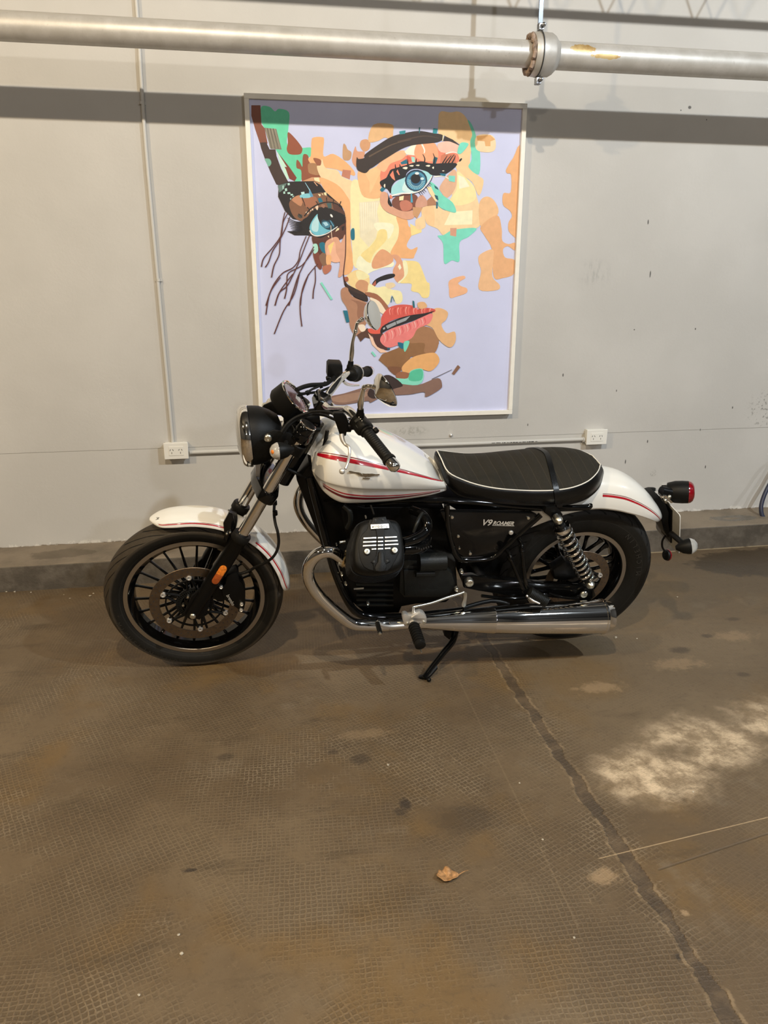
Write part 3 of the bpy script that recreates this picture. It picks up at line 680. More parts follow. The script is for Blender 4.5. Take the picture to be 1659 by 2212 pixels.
S('B', MINT, [(830, 1172), (880, 1165), (940, 1130), (1010, 1112), (1170, 1105), (1100, 1180), (1022, 1230), (1020, 1392), (955, 1385), (888, 1412), (878, 1240)])
S('B', (206, 152, 126), [(940, 1103), (996, 1103), (992, 1178), (940, 1168)], 0)
S('B', (228, 184, 138), [(1200, 870), (1252, 828), (1312, 850), (1358, 925), (1352, 990), (1280, 1040), (1208, 1088), (1190, 980)])
S('B', (222, 170, 124), [(1208, 1088), (1350, 990), (1390, 1110), (1395, 1212), (1450, 1242), (1508, 1232), (1506, 1298), (1445, 1262), (1402, 1290), (1420, 1360), (1505, 1385), (1502, 1500), (1400, 1540), (1320, 1530), (1305, 1290), (1240, 1170)])
S('B', (228, 182, 138), [(1200, 1335), (1312, 1290), (1315, 1400), (1310, 1530), (1372, 1600), (1350, 1645), (1192, 1640), (1210, 1480), (1188, 1400)])
S('B', (224, 170, 120), [(1560, 425), (1490, 490), (1430, 590), (1438, 625), (1472, 640), (1468, 790), (1405, 800), (1402, 900), (1460, 950), (1480, 1000), (1450, 1055), (1452, 1130), (1508, 1190), (1560, 1260)])
S('B', (230, 175, 135), [(935, 1560), (1050, 1520), (1072, 1540), (1040, 1560), (1010, 1585), (1035, 1610), (1085, 1630), (1082, 1670), (1000, 1700), (940, 1712), (930, 1640)])
# right eye
S('B', COR, [(330, 690), (335, 600), (400, 490), (500, 430), (560, 470), (720, 370), (820, 400), (990, 440), (992, 540), (700, 540), (480, 590), (340, 740)])
S('B', (240, 182, 140), [(300, 560), (400, 480), (510, 425), (560, 445), (520, 500), (420, 540), (380, 600), (350, 610)])
S('B', (240, 234, 215), [(540, 435), (600, 382), (652, 366), (640, 470), (560, 462)], 0)
S('B', (240, 165, 124), [(650, 368), (700, 358), (812, 368), (832, 500), (740, 522), (660, 500), (625, 450)])
S('B', (238, 190, 172), [(830, 372), (900, 345), (960, 355), (1022, 392), (1000, 440), (860, 440)])
S('B', (198, 118, 88), [(860, 470), (900, 450), (985, 460), (990, 540), (850, 540)], 0)
S('B', (212, 96, 80), [(560, 470), (590, 480), (606, 525), (560, 525)], 0)
S('B', (160, 218, 205), [(600, 478), (630, 485), (632, 530), (606, 525)], 0)
S('B', TEAL, [(505, 530), (560, 500), (568, 540), (515, 548)], 0)
S('B', (28, 88, 102), [(800, 478), (832, 490), (815, 540), (800, 620), (786, 570), (790, 510)], 0)
L('B', (246, 240, 225), [(690, 365), (715, 420), (712, 450)], 14, 8); L('B', (246, 240, 225), [(900, 455), (960, 440), (1005, 450)], 10, 6)
L('B', (246, 240, 225), [(800, 655), (880, 650), (940, 680)], 12, 6)
S('B', (160, 215, 222), [(425, 800), (440, 735), (560, 640), (640, 605), (740, 605), (788, 632), (752, 690), (690, 765), (600, 795), (470, 812)])
S('B', (205, 232, 232), [(520, 770), (560, 670), (600, 640), (640, 700), (610, 790)])
El('B', (26, 54, 76), 642, 688, 98, 96); El('B', (70, 140, 172), 642, 690, 84, 82); El('B', (44, 96, 130), 644, 690, 64, 62)
for i in range(16):
    a = .1+i*PI/15; L('B', (165, 212, 222), [(642+48*math.cos(a), 690+46*math.sin(a)), (642+78*math.cos(a), 690+76*math.sin(a))], 6, 3, 0)
El('B', BLK, 638, 672, 42, 42); El('B', (240, 240, 238), 650, 626, 18, 11); El('B', (200, 225, 230), 695, 672, 16, 12)
S('B', BLK, [(325, 700), (380, 665), (400, 630), (440, 588), (540, 558), (680, 520), (780, 540), (985, 535), (975, 580), (880, 640), (780, 640), (740, 612), (660, 585), (600, 592), (560, 625), (545, 660), (470, 690), (430, 740), (420, 800), (390, 762), (350, 750)])
for a, b, c_ in (((412, 640), (440, 600), (460, 690)), ((470, 610), (480, 590), (500, 640))): S('B', COR, [a, b, c_, (a[0]+20, a[1]+30)], 0)
for (x, y, w_, h_) in ((545, 580, 44, 22), (600, 560, 40, 14), (655, 556, 34, 12), (745, 560, 40, 16), (790, 577, 16, 20), (878, 604, 20, 8), (366, 735, 14, 34)):
    S('B', (240, 228, 210), [(x-w_/2, y), (x, y-h_/2), (x+w_/2, y-h_/3), (x+w_/4, y+h_/2)])
for p in ([(470, 600), (462, 570), (460, 545)], [(505, 575), (498, 545)], [(570, 550), (568, 500)], [(708, 560), (718, 500), (700, 458)], [(640, 530), (645, 495)], [(790, 560), (805, 500), (790, 450)], [(860, 560), (890, 510), (915, 470)], [(880, 560), (915, 510), (950, 470)], [(910, 560), (945, 500), (975, 460)], [(940, 560), (975, 500), (985, 470)], [(405, 640), (420, 600), (450, 585)]):
    L('B', BLK, p, 14, 4)
El('B', BLK, 1030, 508, 8, 18, .7)
S('B', (120, 212, 198), [(925, 645), (982, 648), (980, 702), (928, 692)], 0); S('B', TEAL, [(846, 625), (902, 628), (896, 652), (862, 645)], 0)
S('B', TEAL, [(325, 770), (345, 745), (375, 760), (345, 792)], 0)
S('B', PNK, [(338, 792), (390, 800), (402, 880), (440, 920), (540, 950), (610, 950), (625, 1010), (560, 1030), (470, 1000), (370, 950), (328, 880)])
S('B', (120, 70, 54), [(440, 850), (520, 808), (600, 800), (655, 830), (645, 900), (600, 950), (520, 955), (440, 915)])
S('B', (190, 118, 96), [(500, 880), (560, 860), (610, 900), (590, 945), (520, 952)]); S('B', (245, 225, 180), [(495, 830), (535, 820), (530, 860), (495, 862)], 0)
S('B', (204, 152, 130), [(650, 850), (700, 815), (745, 900), (640, 925)]); S('B', (172, 122, 90), [(738, 860), (790, 815), (822, 900), (740, 910)], 0)
S('B', (240, 215, 170), [(735, 745), (780, 740), (830, 830), (820, 880), (760, 800)], 0)
S('B', (198, 150, 108), [(612, 920), (700, 925), (650, 1020), (615, 990)], 0)
S('B', MINT, [(760, 700), (820, 735), (870, 810), (960, 880), (992, 960), (945, 962), (845, 918), (830, 850), (790, 780)]); 
S('B', (26, 84, 100), [(800, 812), (830, 822), (838, 860), (815, 850)], 0); S('B', (20, 100, 118), [(818, 870), (832, 880), (830, 932), (816, 932)], 0); S('B', (28, 80, 96), [(798, 728), (830, 750), (838, 772), (808, 755)], 0)
L('B', (235, 232, 228), [(420, 822), (520, 800), (600, 798), (690, 770), (755, 690), (782, 650)], 13, 8); L('B', BLK, [(398, 870), (430, 832), (600, 808), (700, 772), (765, 700), (790, 640)], 6, 5)
S('B', BLK, [(388, 780), (410, 850), (432, 905), (418, 915), (394, 882), (398, 830)])
for i in range(4): L('B', BLK, [(665+i*14, 790-i*8), (690+i*14, 825-i*12)], 6, 2, 0); L('B', BLK, [(725+i*12, 740-i*10), (745+i*12, 765-i*12)], 5, 2, 0)
L('B', (72, 158, 188), [(600, 800), (604, 880)], 10, 20); S('B', COR, [(420, 810), (440, 840), (420, 850), (408, 825)], 0)
# eyebrow
S('B', (50, 38, 33), [(120, 562), (124, 485), (140, 500), (190, 490), (200, 455), (350, 350), (430, 305), (520, 278), (660, 255), (780, 272), (872, 290), (868, 335), (800, 358), (620, 378), (520, 410), (420, 470), (340, 520), (268, 570), (240, 585), (200, 622), (138, 602)])
S('B', (50, 38, 33), [(890, 298), (960, 330), (1028, 382), (985, 365), (940, 345), (878, 342)], 0)
L('B', (92, 74, 58), [(230, 480), (430, 375), (600, 330)], 14, 4); L('B', (80, 62, 50), [(480, 350), (700, 300), (840, 318)], 12, 4)
for q in ([(495, 258), (550, 250), (545, 280), (500, 285)], [(792, 232), (830, 236), (822, 280), (788, 276)]): S('B', (40, 138, 150), q, 0)
L('B', (30, 100, 110), [(672, 225), (670, 275)], 12, 6, 0); S('B', (118, 215, 195), [(1030, 360), (1098, 365), (1075, 410), (1030, 455), (1002, 440)])
L('B', (240, 222, 170), [(880, 285), (872, 345)], 8, 6, 0)
# teal accent at the nose side
S('B', TEAL, [(82, 1108), (102, 1112), (105, 1190), (92, 1208), (74, 1195), (70, 1140)])
# left eye (crop A)
S('A', (28, 21, 22), [(395, 962), (490, 925), (760, 920), (830, 960), (880, 1030), (960, 1100), (1050, 1180), (1085, 1280), (1085, 1500), (900, 1560), (760, 1590), (742, 1485), (680, 1482), (560, 1482), (480, 1440), (640, 1440), (630, 1330), (540, 1312), (460, 1230), (388, 1080)], 0)
S('A', (92, 118, 112), [(385, 965), (480, 940), (440, 1010), (400, 1040)], 0)
for (x, y, w_, h_) in ((440, 985, 16, 44), (470, 1010, 26, 34), (498, 952, 26, 26), (452, 1040, 22, 28), (500, 1045, 34, 22), (530, 1062, 30, 20), (548, 1085, 24, 26), (520, 1105, 16, 20)):
    S('A', (172, 212, 202), [(x-w_/2, y-h_/3), (x+w_/3, y-h_/2), (x+w_/2, y+h_/3), (x-w_/3, y+h_/2)], 0)
S('A', (126, 86, 62), [(510, 1130), (600, 1065), (760, 1050), (860, 1040), (920, 1090), (1000, 1140), (1062, 1220), (1080, 1285), (1000, 1235), (880, 1190), (760, 1210), (700, 1280), (640, 1335), (560, 1300), (512, 1210)])
S('A', (188, 132, 98), [(530, 1110), (600, 1068), (640, 1120), (625, 1180), (570, 1150)]); S('A', (160, 104, 76), [(640, 1100), (770, 1080), (790, 1150), (700, 1200), (650, 1150)])
S('A', (84, 52, 42), [(960, 1140), (1060, 1210), (1082, 1290), (1000, 1235), (965, 1220)]); S('A', (60, 90, 92), [(890, 1150), (940, 1145), (945, 1200), (910, 1205)], 0)
S('A', (240, 222, 178), [(758, 885), (812, 882), (822, 935), (765, 915)], 0); S('A', (208, 160, 126), [(770, 930), (800, 970), (792, 972), (755, 928)], 0)
S('A', (198, 232, 232), [(625, 1035), (660, 1030), (664, 1060), (632, 1062)], 0); S('A', (130, 198, 212), [(620, 1065), (712, 1048), (722, 1090), (628, 1095)]); S('A', (88, 152, 188), [(715, 1000), (755, 1080), (728, 1086), (708, 1040)], 0)
L('A', (150, 195, 215), [(668, 935), (720, 1020)], 5, 9, 0)
for q in ([(800, 1052), (832, 1060), (822, 1082)], [(862, 1040), (888, 1035), (892, 1072), (870, 1065)], [(838, 1050), (852, 1048), (858, 1070)]): S('A', (240, 222, 178), q, 0)
S('A', TEAL, [(800, 1100), (832, 1092), (855, 1135), (815, 1145)], 0)
for (x, y, w_, h_) in ((790, 1195, 30, 56), (722, 1225, 24, 18), (745, 1215, 16, 24), (690, 1250, 34, 28), (855, 1180, 40, 40), (615, 1285, 50, 46)):
    S('A', (226, 200, 176) if x < 800 and x > 650 else ((150, 108, 88) if x > 800 else (66, 66, 62)), [(x-w_/2, y), (x-w_/6, y-h_/2), (x+w_/2, y-h_/5), (x+w_/5, y+h_/2)])
S('A', BLK, [(636, 1335), (700, 1285), (750, 1232), (860, 1215), (960, 1225), (1040, 1270), (1086, 1300), (1085, 1370), (1000, 1392), (900, 1440), (800, 1490), (700, 1482), (640, 1435)])
S('A', (28, 40, 44), [(1040, 1270), (1084, 1270), (1085, 1310), (1045, 1305)], 0)
for q in ([(660, 1285), (720, 1215), (800, 1165), (900, 1138), (1000, 1158), (1060, 1215)],): L('A', BLK, q, 14, 10)
for q in ([(600, 1260), (640, 1300)], [(690, 1190), (722, 1230)], [(780, 1130), (812, 1172)], [(890, 1090), (895, 1150)], [(965, 1110), (955, 1165)], [(1040, 1130), (1020, 1190)], [(635, 1090), (660, 1150), (670, 1180)], [(580, 1060), (520, 1110)]): L('A', BLK, q, 10, 5)
S('A', (110, 186, 206), [(800, 1262), (812, 1320), (830, 1370), (880, 1412), (960, 1410), (1000, 1400), (900, 1452), (800, 1490), (720, 1432), (722, 1370), (762, 1300)])
S('A', (180, 220, 228), [(778, 1300), (800, 1275), (810, 1330), (800, 1440), (740, 1430), (740, 1360)])
El('A', (26, 60, 76), 905, 1370, 76, 52, .5); El('A', (66, 126, 150), 885, 1372, 46, 34, .4); S('A', (165, 205, 222), [(850, 1350), (890, 1345), (912, 1375), (880, 1390)], 0)
S('A', BLK, [(800, 1262), (900, 1230), (1060, 1262), (1075, 1360), (1000, 1392), (990, 1370), (940, 1320), (900, 1330), (850, 1320), (822, 1350)]); El('A', (244, 240, 232), 942, 1280, 10, 20, -.6)
L('A', (90, 150, 180), [(930, 1330), (965, 1390)], 8, 12, 0)
L('A', (228, 222, 218), [(716, 1432), (742, 1472), (800, 1490), (900, 1462), (1005, 1392)], 14, 8)
S('A', (88, 50, 38), [(742, 1492), (830, 1512), (920, 1465), (1010, 1402), (1085, 1362), (1085, 1482), (1020, 1532), (900, 1560), (840, 1600), (760, 1580)])
S('A', (242, 222, 178), [(1000, 1410), (1022, 1408), (1020, 1425), (980, 1448)], 0); S('A', (228, 206, 170), [(900, 1495), (915, 1485), (918, 1508)], 0); S('A', (40, 28, 26), [(1045, 1395), (1078, 1385), (1070, 1430), (1050, 1435)], 0)
S('A', (118, 62, 46), [(752, 1660), (830, 1660), (845, 1800), (822, 1838), (775, 1770)]); S('A', (84, 44, 36), [(760, 1560), (870, 1530), (960, 1560), (900, 1600), (850, 1700), (790, 1640)])
S('A', (130, 96, 74), [(820, 1690), (890, 1650), (892, 1790), (862, 1812), (820, 1740)]); S('A', TEAL, [(815, 1570), (870, 1562), (890, 1665), (840, 1650)]); S('A', (166, 218, 204), [(750, 1582), (792, 1575), (802, 1645), (760, 1672)])
S('A', PNK, [(878, 1562), (960, 1505), (1010, 1508), (1040, 1560), (1085, 1475), (1086, 1700), (1070, 1870), (1012, 1915), (1030, 1765), (960, 1762), (890, 1700)])
S('A', (232, 178, 148), [(905, 1600), (975, 1550), (990, 1660), (1030, 1750), (960, 1762), (900, 1700)]); S('A', (236, 208, 132), [(905, 1592), (970, 1548), (930, 1685)], 0)
L('A', (235, 210, 185), [(935, 1380), (940, 1450), (950, 1535)], 6, 5)
S('A', PEA2, [(890, 1690), (940, 1700), (932, 1785), (890, 1782)]); S('A', (178, 110, 86), [(850, 1812), (935, 1788), (932, 1850), (872, 1886)])
L('A', (66, 24, 28), [(1085, 1290), (1089, 1500), (1085, 1700), (1066, 1880), (1082, 1990)], 9, 10)
for i in range(8): L('A', BLK, [(645, 1345+i*13), (570, 1345+i*13-4+i*2), (480+i*8, 1300+i*22)], 13, 3)
S('A', (160, 92, 66), [(1075, 1920), (1110, 1915), (1118, 1950), (1090, 1965)])
S('A', (60, 42, 36), [(1070, 1960), (1120, 2000), (1280, 2080), (1320, 2172), (1200, 2130), (1110, 2030)], 0)
# lower face (crop C)
S('C', (172, 126, 100), [(545, 70), (580, 58), (610, 110), (690, 145), (760, 175), (720, 230), (645, 345), (600, 300), (582, 190), (548, 130)])
S('C', (150, 106, 84), [(600, 130), (680, 150), (740, 190), (680, 260), (640, 230), (640, 160)])
S('C', (242, 218, 194), [(715, 118), (770, 140), (815, 200), (790, 215), (745, 170)]); S('C', (46, 32, 30), [(588, 68), (640, 92), (690, 108), (700, 142), (640, 120), (600, 95)])
S('C', (156, 100, 74), [(690, 90), (760, 100), (830, 180), (815, 200), (770, 140), (700, 108)])
S('C', (86, 56, 44), [(638, 342), (700, 300), (742, 330), (720, 362), (688, 355), (660, 382)], 0); S('C', (240, 218, 198), [(645, 285), (680, 280), (690, 310), (665, 322)])
S('C', (236, 196, 172), [(705, 330), (740, 365), (790, 420), (820, 445), (780, 448), (730, 400)], 0)
S('C', (140, 100, 64), [(768, 490), (790, 455), (880, 420), (950, 380), (1040, 320), (1110, 330), (1128, 390), (1100, 450), (1040, 460), (960, 472), (930, 520), (880, 580), (820, 535)], 0)
S('C', (160, 116, 82), [(985, 300), (1045, 290), (1092, 310), (1128, 372), (1100, 450), (1040, 445), (1040, 390), (950, 385)]); S('C', (126, 84, 58), [(820, 535), (870, 530), (905, 540), (870, 582)])
S('C', (222, 176, 128), [(1090, 192), (1130, 180), (1180, 205), (1170, 250), (1142, 280), (1172, 330), (1222, 322), (1226, 380), (1192, 416), (1130, 372), (1088, 300), (1040, 275), (1085, 240)])
S('C', (226, 170, 110), [(935, 500), (980, 470), (1060, 450), (1110, 452), (1130, 500), (1080, 556), (1012, 545), (930, 572), (905, 540)]); S('C', (150, 98, 70), [(870, 580), (900, 560), (950, 572), (935, 602), (885, 606)])
S('C', (134, 218, 196), [(865, 600), (940, 600), (960, 555), (1030, 545), (1025, 625), (940, 652), (880, 625)]); S('C', (84, 190, 155), [(960, 560), (1026, 548), (1022, 610), (950, 612)])
S('C', (75, 44, 40), [(733, 335), (790, 330), (800, 380), (835, 430), (760, 412)]); S('C', (218, 92, 74), [(705, 305), (760, 300), (795, 285), (785, 330), (720, 332)])
S('C', LIP, [(785, 235), (830, 178), (900, 160), (970, 166), (1000, 188), (1060, 180), (1102, 188), (1100, 205), (1040, 215), (950, 225), (840, 258), (785, 300)])
S('C', (228, 126, 124), [(778, 380), (790, 340), (850, 300), (950, 270), (1082, 212), (1072, 270), (1000, 305), (965, 360), (880, 402), (820, 416)])
random.seed(5)
for i in range(16):
    x = 838+i*16; L('C', ((244, 166, 156), (232, 120, 108), (196, 66, 60))[i % 3], [(x, 172+abs(i-7)*1.5), (x-6, 195), (x-2, 222-i*.5)], 7, 2)
for i in range(17):
    x = 800+i*15; y = 325-i*6; L('C', ((246, 178, 172), (214, 92, 96), (240, 150, 146))[i % 3], [(x, y+8), (x+8, y+35), (x+2, y+62-i*1.2)], 7, 2)
S('C', (34, 27, 29), [(780, 332), (790, 290), (870, 250), (950, 225), (1040, 212), (1102, 198), (1000, 246), (900, 282), (820, 312)]); S('C', GRY, [(810, 287), (870, 260), (956, 228), (930, 256), (880, 276), (820, 305)], 0); L('C', (34, 27, 29), [(868, 256), (876, 280)], 4, 4, 0); S('C', (170, 175, 178), [(793, 300), (806, 294), (806, 306), (795, 310)], 0)
S('C', (220, 172, 126), [(1000, 150), (1040, 145), (1056, 175), (1012, 185)])
S('C', (12, 104, 132), [(882, 385), (918, 395), (912, 425), (890, 412)]); S('C', MINT, [(920, 382), (950, 378), (945, 405), (925, 442), (916, 420)]); S('C', TEAL, [(555, 195), (580, 195), (594, 262), (575, 268)], 0)
S('C', (26, 96, 122), [(818, 415), (838, 420), (822, 432)], 0); S('C', (20, 98, 112), [(970, 135), (980, 140), (984, 180), (972, 178)], 0); L('C', (20, 98, 112), [(842, 146), (848, 112), (862, 140)], 5, 3)
L('C', (130, 215, 195), [(727, 442), (748, 468)], 12, 12, 0); L('C', (130, 215, 195), [(424, 28), (488, 130)], 12, 12, 0)
S('C', (132, 102, 90), [(468, 712), (560, 690), (660, 660), (740, 640), (880, 632), (1000, 640), (1120, 598), (1146, 640), (1130, 668), (1050, 712), (1040, 682), (960, 695), (880, 700), (800, 705), (720, 745), (700, 735), (560, 757), (490, 748)])
S('C', (158, 126, 108), [(480, 722), (600, 690), (700, 680), (690, 710), (560, 745)]); S('C', (52, 36, 34), [(700, 690), (760, 610), (830, 580), (912, 640), (862, 662), (800, 690), (740, 722)])
L('C', (110, 105, 110), [(1085, 605), (1205, 548)], 5, 3, 0); S('C', (132, 96, 76), [(1205, 570), (1240, 520), (1255, 534), (1218, 580)], 0)
# long hair strands
HR = (84, 42, 38)
for p in ([(490, 1250), (440, 1350), (420, 1480), (340, 1600), (240, 1720), (215, 1810)], [(510, 1290), (470, 1400), (400, 1540), (330, 1650), (290, 1760), (255, 1815)], [(460, 1240), (440, 1330), (410, 1540), (400, 1680), (345, 1800), (320, 1920)],
          [(760, 1630), (640, 1790), (500, 1870), (480, 1950), (475, 2050), (455, 2140)], [(770, 1800), (775, 1950), (755, 2060), (750, 2140)],
          [(720, 1470), (660, 1620), (610, 1750), (540, 1900), (480, 2010), (400, 2080), (355, 2212)], [(680, 1490), (620, 1640), (600, 1740), (540, 1820), (430, 1880), (330, 2020), (262, 2212)],
          [(760, 1600), (680, 1740), (600, 1900), (550, 2050), (500, 2212)], [(800, 1780), (700, 1900), (640, 2050), (620, 2212)]):
    L('A', HR, p, 9, 13)
for p in ([(182, -2), (120, 90), (95, 220)], [(255, -22), (180, 80), (150, 165)], [(295, -22), (262, 100), (200, 200), (145, 335)], [(350, -22), (305, 110), (300, 200), (310, 290)]):
    L('C', HR, p, 6, 7)
paint.build('painted_face', pmats, pn, flat=True)

# ================================================================= MOTORCYCLE
bike = thing('motorcycle', 'white and black classic roadster motorcycle with red pinstripes leaning on its side stand', 'motorcycle', (BX, BY, BZ), (LEAN, 0, 0))
def lo(x, y, z): return V((x-BX, y, z))       # u,v,w with u as world x
CF = lo(-.2425, 0, .3185); CR = lo(1.2025, 0, .322)
def A3(k, pts, v): return [at(x, y, (v if not isinstance(v, (list, tuple)) else v[i])) for i, (x, y) in enumerate(pts)]
def mir(p): return V((p[0], -p[1], p[2]))

# ---- tyre material: grooves from angle and width
def tyre_mat(name, ax, r, n, fr):
    m = mat(name, (.020, .018, .016), .62); g = G(m)
    tc = g.n('TexCoord'); X, Y, Z = g.sep(tc.outputs['Object'])
    X = g.math('SUBTRACT', X, ax.x); Z = g.math('SUBTRACT', Z, ax.z)
    ang = g.math('ARCTAN2', Z, X); rad = g.math('SQRT', g.math('ADD', g.math('MULTIPLY', X, X), g.math('MULTIPLY', Z, Z)))
    s_ = g.math('ABSOLUTE', g.math('DIVIDE', Y, .05 if fr else .072))
    curve = g.math('MULTIPLY', g.math('POWER', s_, 1.7), 2.2)
    sgn = g.math('MULTIPLY', g.math('SIGN', Y), .5)
    ph = g.math('FRACT', g.math('ADD', g.math('ADD', g.math('MULTIPLY', ang, n/(2*PI)), curve), sgn))
    d = g.math('ABSOLUTE', g.math('SUBTRACT', ph, .5))
    gr = g.math('MULTIPLY', g.math('SUBTRACT', 1., g.step(d, .05, .08)), g.math('MULTIPLY', g.step(s_, .10, .16), g.math('SUBTRACT', 1., g.step(s_, .93, .98))))
    gr = g.math('MULTIPLY', gr, g.step(rad, r-.032, r-.026))
    tread = g.step(rad, r-.036, r-.026)
    nz = g.noise(tc.outputs['Object'], 70, 5, .7)
    dust = g.mix(nz, (.034, .027, .019, 1), (.060, .048, .034, 1)) if fr else g.mix(nz, (.014, .014, .014, 1), (.024, .023, .022, 1))
    col = g.mix(tread, g.mix(nz, (.0065, .0058, .0042, 1), (.012, .0105, .008, 1)), dust)
    rib = g.math('MULTIPLY', g.math('SUBTRACT', 1., g.step(g.math('ABSOLUTE', g.math('SUBTRACT', rad, r-.058)), .0006, .0014)), .5)
    col = g.mix(rib, col, (.03, .027, .022, 1)); g.put(g.b.inputs['Specular IOR Level'], .22)
    col = g.mix(gr, col, (.004, .004, .004, 1)); g.put(g.b.inputs['Base Color'], col)
    g.bump(g.math('SUBTRACT', g.math('MULTIPLY', nz, .3), g.math('MULTIPLY', gr, 1.)), .8, .003); return m
def wheel(Cn, R, rr, hw, rim_hw, front):
    mb = MB()
    # rim barrel
    mb.lathe(Cn, (0, -1, 0), [(rr-.004, rim_hw-.001), (rr-.017, rim_hw-.002), (rr-.024, rim_hw-.012), (rr-.036, rim_hw*.35), (rr-.038, -rim_hw*.35), (rr-.024, -rim_hw+.010), (rr-.014, -rim_hw), (rr-.001, -rim_hw), (rr-.010, -rim_hw+.016), (rr-.022, 0), (rr-.010, rim_hw-.016)], 96, wrap=True)
    n = 22 if front else 10
    ro = rr-.034
    if front:
        for i in range(n):
            a = math.radians(90+10.3+i*360/n); d = V((math.cos(a), 0, math.sin(a))); t_ = V((-math.sin(a), 0, math.cos(a)))
            R_ = []
            for q, wd, th, off in ((.050, .0075, .008, -.010), (.10, .0062, .0065, -.010), (.17, .0045, .0055, -.004), (ro-.012, .0042, .006, -.001), (ro+.008, .0085, .010, 0)):
                c = Cn+d*q+V((0, off, 0)); R_.append([c+t_*wd*math.cos(b)+V((0, th*math.sin(b), 0)) for b in [2*PI*k/8 for k in range(8)]])
            mb.rings(R_)
    else:
        for i in range(n):
            a0 = math.radians(90+8+i*360/n)
            for sg in (-1, 1):
                R_ = []
                for q, da, wd, th in ((.045, 0, .013, .010), (.075, .00, .012, .009), (.100, .09, .0085, .008), (.130, .165, .0080, .007), (ro-.020, .20, .0095, .007), (ro+.006, .20, .019, .012)):
                    a = a0+sg*da; d = V((math.cos(a), 0, math.sin(a))); t_ = V((-math.sin(a), 0, math.cos(a)))
                    c = Cn+d*q; R_.append([c+t_*wd*math.cos(b)+V((0, th*math.sin(b), 0)) for b in [2*PI*k/8 for k in range(8)]])
                mb.rings(R_)
    mb.lathe(Cn, (0, -1, 0), [(.030, -.055), (.052, -.050), (.055, -.020), (.048, 0), (.055, .020), (.056, .045), (.040, .056), (.020, .058)], 40)
    w_ = mb.build('wheel', M['black'], bike, angle=35)
    tag(w_, ('front' if front else 'rear')+' black cast wheel with thin spokes' if front else 'rear black cast wheel with split spokes')
    # tyre
    a = hw; pr = [(rr-.003, rim_hw-.004), (rr+.006, rim_hw+.004), (rr+.018, a*.94), (rr+(R-rr)*.45, a), (rr+(R-rr)*.66, a*.985), (R-.022, a*.88), (R-.012, a*.70), (R-.005, a*.46), (R-.001, a*.20), (R, 0)]
    pr = pr+[(r_, -h_) for r_, h_ in pr[-2::-1]]+[(rr-.010, -rim_hw+.010), (rr-.016, 0), (rr-.010, rim_hw-.010)]
    tm = tyre_mat('front_tire_rubber' if front else 'rear_tire_rubber', Cn, R, 24 if front else 28, front)
    t_ = MB().lathe(Cn, (0, -1, 0), pr, 128, wrap=True).build('tire', tm, w_, angle=60)
    rg = MB().lathe(Cn, (0, -1, 0), [(rr-.0155, rim_hw+.0005), (rr-.0145, rim_hw+.0022), (rr, rim_hw+.0022), (rr+.0006, rim_hw+.0005), (rr-.004, rim_hw-.003), (rr-.012, rim_hw-.003)], 96, wrap=True).build('rim_ring', M['ring'], w_, angle=30)
    # brake disc
    Rd, rd, vd = (.158, .122, .062) if front else (.130, .098, .072)
    db = MB(); db.lathe(Cn, (0, -1, 0), [(rd, vd), (rd, vd+.004), (Rd-.001, vd+.004), (Rd, vd+.003), (Rd, vd+.001), (Rd-.001, vd)], 96, wrap=True)
    db.m = 1
    for i in range(24 if front else 20):
        for k, q in enumerate((.3, .55, .8) if front else (.35, .7)):
            aa = 2*PI*(i+k*.36)/(24 if front else 20); q_ = rd+(Rd-rd)*q
            c = Cn+V((q_*math.cos(aa), -vd-.0041, q_*math.sin(aa))); db.lathe(c, (0, -1, 0), [(.0026, -.001), (.0026, .0001)], 8)
    dk = db.build('brake_disc', [M['disc'], M['slot']], w_, angle=30)
    cb = MB(); nr = 6 if front else 5
    cb.lathe(Cn, (0, -1, 0), [(.048, vd-.006), (.048, vd+.002), (.066, vd+.003), (.066, vd-.006)], 48, wrap=True)
    if front: cb.lathe(Cn, (0, -1, 0), [(.098, vd-.004), (.098, vd+.001), (.1035, vd+.001), (.1035, vd-.004)], 72, wrap=True)
    a0 = math.radians(95 if front else 80)
    for i in range(nr):
        for off in (-.16, .16):
            aa = a0+2*PI*i/nr; p0 = Cn+V((.062*math.cos(aa+off*1.6), -vd, .062*math.sin(aa+off*1.6))); p1 = Cn+V((((rd-.012))*math.cos(aa+off*.35), -vd, (rd-.012)*math.sin(aa+off*.35)))
            cb.tube([p0, p1], [.0052, .0042], 6)
    cb.build('disc_carrier', M['satin'], w_)
    for i in range(nr):
        aa = a0+2*PI*i/nr; c = Cn+V(((rd-.006)*math.cos(aa), -vd, (rd-.006)*math.sin(aa)))
        MB().lathe(c, (0, -1, 0), [(.0042, .002), (.0042, .0075), (.0060, .0085), (.0088, .0080), (.0092, .006), (.0092, -.002), (.0042, -.002)], 20, wrap=True).build('disc_button', M['alu'], w_)
    tb = MB()
    for i in range(48):
        aa = 2*PI*i/48; c = Cn+V((.0555*math.cos(aa), -vd-.0055, .0555*math.sin(aa))); tb.box(c, (.0105, .003, .0032), (math.cos(aa), 0, math.sin(aa)), (0, 1, 0))
    tb.lathe(Cn, (0, -1, 0), [(.047, vd+.002), (.047, vd+.006), (.050, vd+.006), (.050, vd+.002)], 48, wrap=True); tb.lathe(Cn, (0, -1, 0), [(.061, vd+.002), (.061, vd+.006), (.063, vd+.006), (.063, vd+.002)], 48, wrap=True)
    tb.build('sensor_ring', M['case'], w_)
    # embossed sidewall lettering
    lm = MB()
